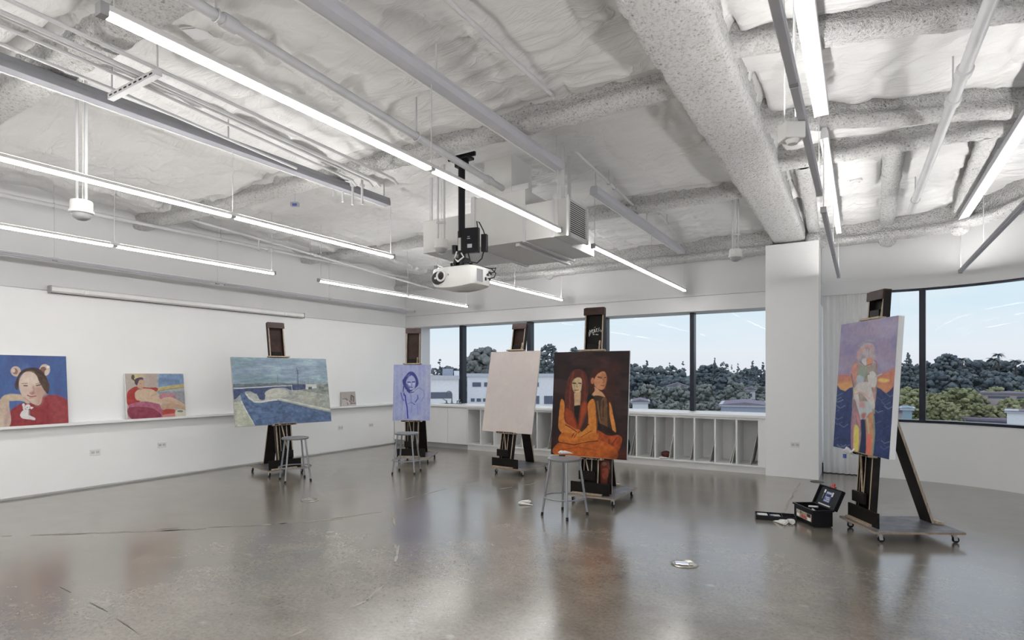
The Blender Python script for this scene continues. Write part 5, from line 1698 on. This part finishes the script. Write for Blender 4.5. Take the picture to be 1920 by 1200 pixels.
def rest_on_clamp(key, dx, dy, kind, lab, mat, size, tilt):
    d = EZ[key]
    t = ET[key]
    ln = math.radians(d['lean'])
    yb = 0.175 - (d['z0'] - .105) * math.tan(ln)
    zc = (d['z0'] - .105) / math.cos(ln) + d['ph'] + .021
    loc_ = Vector((dx, yb + dy * math.cos(ln) + zc * math.sin(ln), .105 + zc * math.cos(ln)))
    p = Matrix.Rotation(t.rotation_euler.z, 3, 'Z') @ loc_ + Vector(t.location)
    o = MB().obox((0, 0, size[2] / 2), size).build(kind, M[mat], bevel=0.002)
    o.location = p
    o.rotation_euler = (-ln, tilt, t.rotation_euler.z)
    return tag(o, lab, kind.replace('_', ' '))


rest_on_clamp('girls', .070, .02, 'wood_wedge', 'pale wooden wedge standing on the clamp above the two girls painting', 'slat', (.022, .02, .115), 0.08)
rest_on_clamp('blue', .075, .02, 'wood_wedge', 'pale wooden wedge on the clamp above the blue portrait', 'slat', (.02, .02, .11), 0.03)
rest_on_clamp('blank', .070, .02, 'wood_wedge', 'pale wooden wedge on the clamp above the blank canvas', 'slat', (.022, .02, .12), 0.15)
rest_on_clamp('lamb', .073, .02, 'wood_wedge', 'pale wooden wedge inside the head of the right easel', 'slat', (.018, .02, .16), 0.15)

# rag hanging from the right easel's tray
d = EZ['lamb']
t = ET['lamb']
R3 = Matrix.Rotation(t.rotation_euler.z, 3, 'Z')
S_, T_ = np.meshgrid(np.linspace(0, 1, 40), np.linspace(0, 1, 26))
def rag_xyz():
    yb = 0.175 - (d['z0'] - .105) * math.tan(math.radians(d['lean']))
    yo = yb + (d['z0'] - .105) * math.tan(math.radians(d['lean']))
    x = -.19 + .17 * S_ + .012 * np.sin(T_ * 7)
    y = yo - .086 - .012 * np.sin(S_ * 9) - .02 * T_ * (1 - T_) * 4
    z = d['z0'] + .016 + .02 * np.sin(S_ * 8) * (1 - T_) - .055 * T_ * (0.6 + .7 * vn(S_ * 5, S_ * 0, 3))
    return x, y, z
x_, y_, z2 = rag_xyz()
lx, ly = x_ * R3[0][0] + y_ * R3[0][1] + t.location.x, x_ * R3[1][0] + y_ * R3[1][1] + t.location.y
o = grid_mesh('paint_rag', lx, ly, z2, M['rag'])
md = o.modifiers.new('thickness', 'SOLIDIFY')
md.thickness = 0.004
tag(o, 'crumpled white rag draped over the tray of the right easel', 'rag')
p_ = R3 @ Vector((-.165, .06, d['z0'] - .055)) + Vector(t.location)
o = MB().tube([(0, 0, -.02), (0, 0, .02)], .016, 14).build('paint_pot', M['blue'], smooth=True)
o.location = p_
tag(o, 'small blue pot hanging at the left end of the right easel tray', 'paint pot')


def paint_tube(label, p, rz, L=0.13, r=0.018, roll=0.0, group=None):
    t = thing('paint_tube', label, 'paint tube', p, rz, group)
    mb = MB()
    n = 18
    vs, fs = [], []
    for i in range(8):
        s = i / 7
        ry = r * (1.0 - 0.25 * s)+0.004*s
        rz_ = max(0.0015, r * (1 - s) ** 0.6)
        for k in range(n):
            a = 2 * PI * k / n
            vs.append((-L / 2 + L * s, ry * math.cos(a), rz_ * math.sin(a) + rz_ * 1.0 + .001))
    for i in range(7):
        for k in range(n):
            fs.append((i * n + k, i * n + (k + 1) % n, (i + 1) * n + (k + 1) % n, (i + 1) * n + k))
    fs += [tuple(range(n)), tuple(range(7 * n, 8 * n))]
    mb.add(vs, fs).build('body', M['tube'], t, smooth=True)
    MB().tube([(-L / 2 - .022, 0, r), (-L / 2, 0, r)], [r * .55, r * .62], 14).build('cap', M['white_pl'], t, smooth=True)
    return t


gt = 'loose white paint tubes'
paint_tube('leftmost white paint tube on the floor before the black tray', onz(1461, 981), 2.3, .16, .022, group=gt)
paint_tube('middle white paint tube on the floor before the black tray, cap towards the tray', onz(1467, 979), 2.15, .15, .022, group=gt)
paint_tube('rightmost fat white paint tube on the floor between tray and toolbox', onz(1480, 979.5), 2.0, .17, .028, group=gt)
paint_tube('white paint tube lying on the bare floor left of the near stool, farther one', onz(984, 942), 3.0, .15, .02, group=gt)
paint_tube('white paint tube lying on the bare floor left of the near stool, nearer one', onz(987, 947), 0.3, .15, .018, group=gt)
paint_tube('flattened paint tube at the left end of the floor tubes by the near stool', onz(975, 944), 2.2, .10, .016, group=gt)
HS = .6221
paint_tube('fat white paint tube standing up highest on the near stool seat', onz(1059, 851, HS), 1.0, .10, .022, group=gt)
paint_tube('white paint tube on the right of the near stool seat', onz(1066, 851, HS), 0.6, .10, .019, group=gt)
paint_tube('white paint tube behind the others on the near stool seat', onz(1055, 849.5, HS), 1.4, .10, .016, group=gt)
o = MB().tube([(-.07, 0, .008), (.05, 0, .006)], [.007, .006], 10).build('marker_pen', M['slat'], smooth=True)
o.location = onz(1049.5, 851, HS)
o.rotation_euler = (0, 0, -0.9)
tag(o, 'pale wooden stick lying on the near stool beside the paint tubes', 'stick')
o = MB().tube([(-.035, 0, .009), (.035, 0, .009)], .008, 10).build('tube_cap', M['blackpl'], smooth=True)
o.location = onz(1054, 855.5, HS)
o.rotation_euler = (0, 0, 0.3)
tag(o, 'small black cap on the near stool at the end of the stick', 'cap')

# open toolbox ---------------------------------------------------------------
ang = math.radians(-57)
t = thing('toolbox', 'open black plastic toolbox on the floor left of the right easel', 'toolbox', (-0.425, 6.625, 0), ang)
LX, LY, HZ = .185, .098, .172
mb = MB()
mb.hexa([(-LX + .015, -LY + .01, 0), (LX - .015, -LY + .01, 0), (LX - .015, LY - .01, 0), (-LX + .015, LY - .01, 0)], [(-LX, -LY, .010), (LX, -LY, .010), (LX, LY, .010), (-LX, LY, .010)])
for (a, b) in (((-LX, -LY), (LX, -LY + .006)), ((-LX, LY - .006), (LX, LY)), ((-LX, -LY), (-LX + .006, LY)), ((LX - .006, -LY), (LX, LY))):
    mb.box((a[0], a[1], .008), (b[0], b[1], HZ))
for (a, b) in (((-LX - .012, -LY - .012), (LX + .012, -LY + .006)), ((-LX - .012, LY - .006), (LX + .012, LY + .012)), ((-LX - .012, -LY), (-LX + .006, LY)), ((LX - .006, -LY), (LX + .012, LY))):
    mb.box((a[0], a[1], HZ - .018), (b[0], b[1], HZ))
bd = mb.build('body', M['blackpl'], t, bevel=0.004)
MB().box((-.13, -LY - .004, .045), (.15, -LY - .0005, .118)).build('side_label', M['labelpale'], bd)
for (x0, x1, z0, z1, mt) in ((-.12, -.07, .052, .08, 'paper'), (-.06, .04, .085, .108, 'slat'), (-.04, .06, .068, .080, 'red'), (-.03, .07, .055, .064, 'red'), (.08, .14, .05, .078, 'paper'), (-.06, -.03, .09, .112, 'blackpl'), (.075, .135, .085, .115, 'darkbrown')):
    MB().box((x0, -LY - .0055, z0), (x1, -LY - .004, z1)).build('label_print', M[mt], bd)
lid = MB()
la = math.radians(24)       # leans back past vertical
def LT(x, h, dth):
    return (x, LY + .004 + math.sin(la) * h + math.cos(la) * dth, HZ - .005 + math.cos(la) * h - math.sin(la) * dth)
def lbox(mb, x0, x1, h0, h1, d0, d1):
    mb.hexa([LT(x0, h0, d0), LT(x1, h0, d0), LT(x1, h0, d1), LT(x0, h0, d1)], [LT(x0, h1, d0), LT(x1, h1, d0), LT(x1, h1, d1), LT(x0, h1, d1)])
lbox(lid, -LX - .01, LX + .01, .0, .215, .014, .040)
for (x0, x1, h0, h1) in ((-LX - .012, -LX, 0, .217), (LX, LX + .012, 0, .217), (-LX, LX, .205, .217), (-LX, LX, 0, .012)):
    lbox(lid, x0, x1, h0, h1, -.006, .030)
lb = lid.build('lid', M['blackpl'], t, bevel=0.006)
st_ = MB()
lbox(st_, -.055, .050, .055, .17, .0125, .0139)
st_.build('lid_sticker', M['blue'], lb)
for (x0, x1, h0, h1, mt) in ((-.045, .04, .145, .163, 'card'), (-.03, .035, .118, .138, 'frame'), (-.04, .03, .10, .112, 'card'), (-.02, .04, .082, .094, 'card'), (-.045, .045, .062, .074, 'card'), (-.095, -.070, .145, .180, 'paper'), (.046, .068, .125, .172, 'paper'), (-.088, -.084, .08, .14, 'card')):
    q = MB()
    lbox(q, x0, x1, h0, h1, .011, .0124)
    q.build('sticker_print', M[mt], lb)
hd = MB()
lbox(hd, -.035, .045, .217, .235, .005, .030)
lbox(hd, -.02, .02, .235, .262, .010, .024)
hd.build('latch', M['red'], lb, bevel=0.003)
q = MB()
lbox(q, -.10, .10, .016, .030, .002, .0125)
q.build('lid_edge_strip', M['card'], lb)
rr = random.Random(5)
for i in range(7):
    o = MB().tube([(-.05, 0, 0), (.05, 0, 0)], rr.uniform(.008, .014), 10).build('toolbox_tool', M[rr.choice(['blackpl', 'galv', 'darkbrown', 'grey_pl'])], smooth=True)
    R3 = Matrix.Rotation(ang, 3, 'Z')
    o.location = R3 @ Vector((rr.uniform(-.11, .11), rr.uniform(-.05, .05), .095 + .009 * i)) + Vector((-0.425, 6.625, 0))
    o.rotation_euler = (0, rr.uniform(-.2, .2), ang + rr.uniform(-.6, .6))
    tag(o, 'dark tool handle in the jumble inside the open black toolbox', 'tool', 'tools inside the open toolbox')

t = thing('paint_tray', 'shallow black plastic tray of paint bits on the floor left of the toolbox', 'tray', (-0.775, 6.60, 0), math.radians(12))
mb = MB().box((-.19, -.085, 0), (.19, .085, .006))
for (a, b) in (((-.195, -.09), (.195, -.083)), ((-.195, .083), (.195, .09)), ((-.195, -.09), (-.188, .09)), ((.188, -.09), (.195, .09)), ((.06, -.083), (.066, .083)), ((.066, 0), (.19, .006)), ((-.06, -.083), (-.055, .083))):
    mb.box((a[0], a[1], .001), (b[0], b[1], .048))
mb.build('tray_body', M['blackpl'], t, bevel=0.003)
R3 = Matrix.Rotation(math.radians(12), 3, 'Z')
for (x, y, sx, sy, sz, mt, lab, nm) in ((-.125, .03, .10, .06, .034, 'tube', 'cream block at the left end of the black tray', 'soap_block'), (-.115, -.045, .10, .045, .028, 'paper', 'white folded paper in the front left of the black tray', 'paper'), (.0, .01, .095, .09, .030, 'card', 'pale grey pad in the middle of the black tray', 'sponge'), (-.045 + .0, -.05, .03, .05, .04, 'blue', 'small blue item in the black tray', 'eraser')):
    if nm == 'eraser':
        x = -.035
    o = MB().box((-sx / 2, -sy / 2, 0), (sx / 2, sy / 2, sz)).build(nm, M[mt], bevel=0.004)
    o.location = R3 @ Vector((x, y, .0062)) + Vector((-0.775, 6.60, 0))
    o.rotation_euler = (0, 0, math.radians(12) + .1)
    tag(o, lab, nm.replace('_', ' '))

# ------------------------------------------------------------------ OUTSIDE
def mk_foliage(name, stops, sc=0.35):
    k = NT(name)
    vec = k.coord()
    n1 = k.noise(vec, sc, 3, 0.6)
    n2 = k.noise(vec, 2.4, 4, 0.7)
    f = k.math('ADD', k.math('MULTIPLY', n1, 0.6), k.math('MULTIPLY', n2, 0.4))
    k.base(k.ramp(f, stops))
    k.rough(0.9)
    k.bump(n2, 1.0, 0.5)
    return k.m


M['tree_dark'] = mk_foliage('hazy_dark_foliage', [(0.32, (0.085, 0.112, 0.155, 1)), (0.5, (0.20, 0.245, 0.27, 1)), (0.68, (0.40, 0.44, 0.40, 1))])  # distance haze mixed into the blue-grey leaf colours
M['tree_mid'] = mk_foliage('green_foliage', [(0.32, (0.20, 0.22, 0.13, 1)), (0.5, (0.44, 0.46, 0.24, 1)), (0.68, (0.68, 0.66, 0.40, 1))])
M['tree_reflection'] = mk_foliage('reflection_grey_foliage', [(0.3, (0.20, 0.22, 0.22, 1)), (0.7, (0.42, 0.43, 0.41, 1))])  # leaf colour lightened to imitate the glass reflection over the tree
M['tree_mixed'] = mk_foliage('mixed_foliage', [(0.32, (0.15, 0.18, 0.20, 1)), (0.5, (0.34, 0.37, 0.34, 1)), (0.68, (0.56, 0.56, 0.48, 1))])
M['bark'] = simple('tree_bark', (0.10, 0.085, 0.07, 1), 0.9, var=0.2)
M['bwhite'] = simple('white_render_wall', (0.88, 0.89, 0.92, 1), 0.8, var=0.04)
M['bgrey'] = simple('grey_render_wall', (0.38, 0.42, 0.52, 1), 0.8, var=0.05)
M['bwin'] = simple('building_window', (0.12, 0.14, 0.20, 1), 0.3)
M['broof'] = simple('pale_roof', (0.60, 0.61, 0.66, 1), 0.8)
M['broof2'] = simple('mauve_roof', (0.25, 0.22, 0.28, 1), 0.8, var=0.15)
M['bpink'] = simple('pink_wall', (0.55, 0.48, 0.50, 1), 0.8)
M['bteal'] = simple('teal_roof', (0.30, 0.42, 0.50, 1), 0.7)
k = NT('hillside_ground')
k.base(k.ramp(k.noise(k.coord(), 0.06, 6, 0.7), [(0.35, (0.06, 0.09, 0.06, 1)), (0.5, (0.16, 0.18, 0.13, 1)), (0.65, (0.34, 0.34, 0.36, 1))]))
k.rough(0.95)
M['hill'] = k.m


def hill_z(t):
    return -15.0 + 13.0 * min(1.0, max(0.0, (t - 35) / 120.0))


uu = np.linspace(100, 3200, 60)
tt = np.concatenate([np.linspace(14, 160, 40), [400, 900]])
U_, T_ = np.meshgrid(uu, tt)
A_ = (U_ - CX) / FPX
Xg = (FWD[0] + A_ * RGT[0]) * T_
Yg = (FWD[1] + A_ * RGT[1]) * T_
Zg = np.vectorize(hill_z)(T_)
struct(grid_mesh('hillside', Xg, Yg, Zg, M['hill']))

# unit sphere template
def ico(sub):
    bm = bmesh.new()
    bmesh.ops.create_icosphere(bm, subdivisions=sub, radius=1.0)
    v = np.array([v.co[:] for v in bm.verts])
    f = np.array([[v.index for v in f.verts] for f in bm.faces])
    bm.free()
    return v, f


ICO = ico(1)
NR = np.random.RandomState(5)


def clumps(name, items, mat, parent=None):
    """items: (x,y,z,rx,rz): small ragged leaf clumps gathered into one crown or wood"""
    V0, F0 = ICO
    n = len(items)
    it = np.array(items)
    jit = 1 + 0.55 * (NR.rand(n, len(V0), 1) - 0.5) * 2
    sc_ = np.stack([it[:, 3], it[:, 3], it[:, 4]], -1)[:, None, :]
    V = (V0[None] * jit * sc_ + it[:, None, :3]).reshape(-1, 3)
    Fc = (F0[None] + (np.arange(n) * len(V0))[:, None, None]).reshape(-1, 3)
    me = bpy.data.meshes.new(name)
    me.vertices.add(len(V))
    me.vertices.foreach_set('co', V.astype(np.float32).ravel())
    me.loops.add(Fc.size)
    me.loops.foreach_set('vertex_index', Fc.ravel().astype(np.int32))
    me.polygons.add(len(Fc))
    me.polygons.foreach_set('loop_start', np.arange(0, Fc.size, 3, dtype=np.int32))
    me.polygons.foreach_set('loop_total', np.full(len(Fc), 3, dtype=np.int32))
    me.update(calc_edges=True)
    me.materials.append(mat)
    ob = bpy.data.objects.new(name, me)
    COL.objects.link(ob)
    if parent:
        ob.parent = parent
    return ob


def crown(top, w, h, kind, r, n=60, cs=0.085):
    """clump list for one crown whose tip is at top"""
    out = []
    for i in range(n):
        s = r.random()
        if kind == 'cone':
            s = s ** 0.7
            env = 0.05 + 0.95 * s
            env *= 0.75 + 0.25 * math.sin(s * 38)
        elif kind == 'pine':
            env = math.sqrt(max(0.02, 1 - (1.6 * s - 0.7) ** 2)) * (0.6 + 0.4 * math.sin(s * 21 + w))
        else:
            env = math.sqrt(max(0.02, 1 - (2 * s - 1) ** 2))
        a = r.uniform(0, 2 * PI)
        q = w / 2 * env * math.sqrt(r.uniform(.15, 1))
        rad = w * cs * r.uniform(.6, 1.5) * (0.45 + 0.55 * min(1, env * 1.4))
        out.append((top[0] + q * math.cos(a), top[1] + q * math.sin(a), top[2] - h * s, rad, rad * r.uniform(.6, 1.0)))
    return out


def wood(u0, u1, n, t, v0, v1, w0, w1, seed, kinds=('round', 'cone', 'pine', 'round'), nn=130):
    r = random.Random(seed)
    out = []
    for i in range(n):
        u = u0 + (u1 - u0) * (i + r.random()) / n
        p = at(u, r.uniform(v0, v1), t * r.uniform(.93, 1.07))
        w = r.uniform(w0, w1)
        kd = r.choice(kinds)
        if kd == 'cone':
            w *= .6
            p.z += w * .35
        out += crown(p, w, w * (2.6 if kd == 'cone' else 1.5), kd, r, nn)
        out += crown(p - Vector((0, 0, w * 1.0)), w * 1.3, w * 1.6, 'round', r, nn // 2, .12)
    return out


o = clumps('treeline', wood(500, 1560, 70, 135, 683, 694, 5, 8.5, 1) + wood(1120, 1560, 34, 112, 700, 715, 4.5, 7, 2), M['tree_dark'])
tag(o, 'dense dark wooded hillside seen through the wide window', 'trees', kind='stuff')
o = clumps('shrubbery', wood(1120, 1560, 26, 92, 716, 735, 3, 5, 3, ('round',)) + wood(1120, 1560, 22, 78, 742, 758, 2.2, 3.6, 23, ('round',)), M['tree_mixed'])
tag(o, 'lower paler trees among houses below the wide window wooded hillside', 'trees', kind='stuff')
o = clumps('treeline', wood(1580, 2400, 56, 135, 676, 686, 5, 8.5, 7) + wood(1600, 2400, 44, 112, 695, 712, 4.5, 7, 8), M['tree_dark'])
tag(o, 'dense dark wooded hillside seen through the curved window', 'trees', kind='stuff')
o = clumps('shrubbery', wood(1600, 2300, 40, 78, 726, 740, 3.2, 5, 9, ('round',)) + wood(1600, 2300, 46, 74, 744, 768, 2.4, 3.8, 12, ('round',)), M['tree_mid'])
tag(o, 'yellow-green leafy trees low in the curved window', 'trees', kind='stuff')


def tree(label, u, v, t, w, h, mat, conic=False, group=None, n=260):
    top = at(u, v, t)
    root = thing('tree', label, 'tree', (top.x, top.y, hill_z(t)), 0, group)
    zt = top.z - hill_z(t)
    r = random.Random(int(u))
    clumps('crown', crown((0, 0, zt), w, h, 'cone' if conic else 'round', r, n, .07), mat, root)
    MB().tube([(0, 0, 0), (0, 0, zt - h * .3)], [w * .05 + .05, w * .025 + .03], 8).build('trunk', M['bark'], root, smooth=True)
    return root


tree('large round tree, greyed by painted reflection, behind the white building, left of the blank canvas', 908, 653, 75, 5.6, 6.5, M['tree_reflection'], n=520)
tree('tall dark tree showing between the blank canvas and the two girls painting', 1030, 646, 70, 3.4, 6.5, M['tree_dark'], n=380)
tree('small dark tree top left of the two girls painting', 1078, 651, 90, 2.6, 6, M['tree_dark'])
tree('slim pointed conifer just right of the fourth window mullion', 1340, 670, 118, 2.4, 6.5, M['tree_dark'], conic=True)
tree('slim tree with a rounded tip in the rightmost pane of the wide window', 1357, 679, 116, 2.2, 4, M['tree_dark'], n=120)
tree('tall conifer near the column in the wide window', 1411, 676, 115, 3.4, 7, M['tree_dark'], conic=True)
tree('pointed dark conifer right of the two girls painting', 1213, 675, 118, 3.2, 7, M['tree_dark'], conic=True)
tree('broad dark tree above the middle of the curved window', 1777, 664, 112, 5.0, 7, M['tree_dark'], n=380)
tree('dark conifer just right of the lamb painting', 1703, 662, 108, 4.4, 7, M['tree_dark'], conic=True)
tree('low dark shrub on the roofline left of the first window mullion', 815, 691, 55, 2.0, 1.8, M['tree_dark'], n=120)


def palm(label, u, v, t, s):
    top = at(u, v, t)
    root = thing('palm_tree', label, 'palm tree', (top.x, top.y, hill_z(t)), 0, 'palms on the skyline')
    zt = top.z - hill_z(t)
    MB().tube([(0, 0, 0), (.1, 0, zt * .5), (0, 0, zt - s * .3)], [.28, .2, .16], 8).build('trunk', M['bark'], root, smooth=True)
    mb = MB()
    for i in range(16):
        a = 2 * PI * i / 16 + .2
        el = 0.7 - 0.9 * (i % 4) / 3
        pts, ws = [], []
        for q in range(6):
            f = q / 5
            rr_ = s * f * math.cos(el * (1 - .4 * f))
            z = zt - s * .3 + s * (f * math.sin(el) - .55 * f * f)
            pts.append(Vector((rr_ * math.cos(a), rr_ * math.sin(a), z)))
            ws.append(s * .13 * math.sin(PI * min(1, f * .9 + .12)))
        tx = Vector((-math.sin(a), math.cos(a), 0))
        vs = [p + tx * w_ for p, w_ in zip(pts, ws)] + [p - tx * w_ - Vector((0, 0, w_ * .5)) for p, w_ in zip(pts, ws)] + [p + Vector((0, 0, -.03)) for p in pts]
        fs = [(k, k + 1, 6 + k + 1, 6 + k) for k in range(5)]
        mb.add(vs[:12], fs)
    mb.build('fronds', M['tree_dark'], root)


palm('short palm on the skyline in the middle of the curved window', 1804, 669, 120, 1.8)
palm('tallest palm on the skyline in the curved window', 1872, 661, 125, 1.5)
palm('lower palm beside the tallest one in the curved window', 1864, 669, 120, 1.9)
palm('rightmost small palm on the skyline in the curved window', 1904, 673, 125, 1.6)


def building(label, u0, u1, vtop, vbot, t, depth, mat, wins=(), roof=None, extra=()):
    rz = YAW - math.atan(((u0 + min(u1, 1920)) / 2 - CX) / FPX)
    a, b = at(u0, vtop, t), at(u1, vtop, t)
    zb_ = hill_z(t) - 1
    W = (b - a).length * math.cos(rz - YAW)
    root = thing('building', label, 'building', (a.x, a.y, zb_), rz)
    H_ = a.z - zb_
    wl_ = MB().box((0, 0, 0), (W, depth, H_)).build('wall', M[mat], root)
    MB().box((-.2, -.2, H_), (W + .2, depth + .2, H_ + .25)).build('parapet', M['broof2' if mat in ('broof2', 'bpink') else 'broof'], root)
    px = t / FPX
    for (ua, ub, va, vb) in wins:
        MB().box(((ua - u0) * px, -.06, H_ - (vb - vtop) * px), ((ub - u0) * px, .05, H_ - (va - vtop) * px)).build('window', M['bwin'], root)
    for (ua, ub, va, vb, mt) in extra:
        MB().box(((ua - u0) * px, .6, H_ + .2 - 0.0), ((ub - u0) * px, 2.6, H_ + (vtop - va) * px)).build('roof_unit', M[mt], root)
    if roof:
        MB().prism([(-.3, H_ + .2), (W + .3, H_ + .2), (W / 2, H_ + roof)], 'y', -.3, depth + .3).build('roof', M['broof2' if mat != 'bteal' else 'bteal'], root)
    return root


building('white building with rows of dark windows behind the blank canvas', 876, 1165, 706, 760, 48, 12, 'bwhite',
         wins=[(886, 902, 717, 725), (908, 928, 717, 725), (936, 956, 717, 725), (964, 984, 717, 725), (992, 1010, 717, 725), (1020, 1036, 742, 757), (883, 890, 747, 753), (894, 902, 747, 753), (906, 914, 747, 753), (920, 928, 747, 753), (1005, 1011, 742, 757), (1060, 1090, 717, 725)],
         extra=[(880, 900, 700, 0, 'bgrey'), (905, 930, 702, 0, 'bwhite')])
building('long grey-white building left of the first window mullion', 700, 862, 711, 760, 40, 10, 'bwhite',
         wins=[(806, 846, 736, 748), (740, 790, 736, 748)], extra=[(832, 850, 691, 0, 'bgrey'), (806, 826, 703, 0, 'bgrey'), (852, 862, 695, 0, 'bwhite')])
building('white house among trees in the third pane of the wide window', 1252, 1288, 727, 760, 88, 6, 'bwhite', wins=[(1262, 1268, 734, 741)], roof=0.8)
building('small white house near the column in the wide window', 1398, 1416, 733, 760, 88, 5, 'bwhite', wins=[(1404, 1409, 738, 744)], roof=0.6)
building('grey flat roofed house at the foot of the rightmost wide window pane', 1352, 1440, 762, 775, 62, 9, 'bgrey', roof=0.5)
building('pale house low right of the two girls painting', 1186, 1215, 756, 775, 70, 6, 'bwhite', roof=0.5)
building('pink gabled house beside the curved window mullion', 1680, 1708, 773, 795, 62, 4, 'bpink', roof=0.65)
building('blue roofed pavilion just right of the lamb painting', 1692, 1710, 769, 790, 58, 3, 'bteal', roof=0.35)
building('white roofed hall at the right edge of the curved window', 1888, 1990, 774, 800, 60, 4, 'bwhite', roof=0.3)
building('low pale blocks on the slope at the right of the curved window', 1840, 2000, 739, 760, 74, 8, 'bpink', wins=[(1850, 1880, 742, 746), (1890, 1918, 742, 746)])
building('mauve flat roof along the bottom of the curved window', 1770, 1890, 786, 800, 70, 5, 'broof2')

# ------------------------------------------------------------------ SKY
wd = bpy.data.worlds.new('pale_cloudy_sky')
SC.world = wd
wd.use_nodes = True
nt = wd.node_tree
bg = nt.nodes['Background']
tc = nt.nodes.new('ShaderNodeTexCoord')
sep = nt.nodes.new('ShaderNodeSeparateXYZ')
nt.links.new(tc.outputs['Generated'], sep.inputs[0])
rmp = nt.nodes.new('ShaderNodeValToRGB')
els = rmp.color_ramp.elements
for p_, c_ in ((0.0, srgb(226, 226, 233)), (0.04, srgb(228, 233, 240)), (0.09, srgb(214, 231, 241)), (0.155, srgb(190, 228, 243)), (0.24, srgb(214, 226, 242)), (0.5, srgb(222, 228, 243)), (1.0, srgb(205, 216, 236))):
    if p_ == 0.0:
        els[0].color = c_
    elif p_ == 1.0:
        els[-1].color = c_
    else:
        e = els.new(p_)
        e.color = c_
nt.links.new(sep.outputs[2], rmp.inputs['Fac'])
mp = nt.nodes.new('ShaderNodeMapping')
mp.inputs['Scale'].default_value = (2.2, 2.2, 13)
mp.inputs['Rotation'].default_value = (0.12, 0.06, 0.3)
nt.links.new(tc.outputs['Generated'], mp.inputs['Vector'])
nz = nt.nodes.new('ShaderNodeTexNoise')
nz.inputs['Scale'].default_value = 1.6
nz.inputs['Detail'].default_value = 6
nz.inputs['Distortion'].default_value = 0.6
nt.links.new(mp.outputs['Vector'], nz.inputs['Vector'])
r2 = nt.nodes.new('ShaderNodeValToRGB')
r2.color_ramp.elements[0].position = 0.42
r2.color_ramp.elements[1].position = 0.68
nt.links.new(nz.outputs['Fac'], r2.inputs['Fac'])
ml = nt.nodes.new('ShaderNodeMath')
ml.operation = 'MULTIPLY'
ml.inputs[1].default_value = 0.55
nt.links.new(r2.outputs['Color'], ml.inputs[0])
mx = nt.nodes.new('ShaderNodeMix')
mx.data_type = 'RGBA'
nt.links.new(ml.outputs[0], mx.inputs[0])
nt.links.new(rmp.outputs['Color'], mx.inputs[6])
mx.inputs[7].default_value = srgb(232, 236, 241)
nt.links.new(mx.outputs[2], bg.inputs['Color'])
bg.inputs['Strength'].default_value = 0.93

# ------------------------------------------------------------------ CAMERA
cam = bpy.data.cameras.new('camera')
cam.sensor_width = 36
cam.lens = FPX / 1920 * 36
cam.shift_y = (HY - 600) / 1920
cam.clip_end = 2000
co = bpy.data.objects.new('camera', cam)
COL.objects.link(co)
co.location = (0, 0, CAMH)
co.rotation_euler = (PI / 2, 0, YAW)
SC.camera = co

SC.view_settings.view_transform = 'Standard'
SC.view_settings.look = 'None'
SC.view_settings.gamma = 1
SC.view_settings.use_curve_mapping = False
SC.view_settings.exposure = 0.2
SC.cycles.max_bounces = 10
SC.cycles.diffuse_bounces = 6
SC.cycles.sample_clamp_indirect = 6
SC.cycles.use_denoising = True
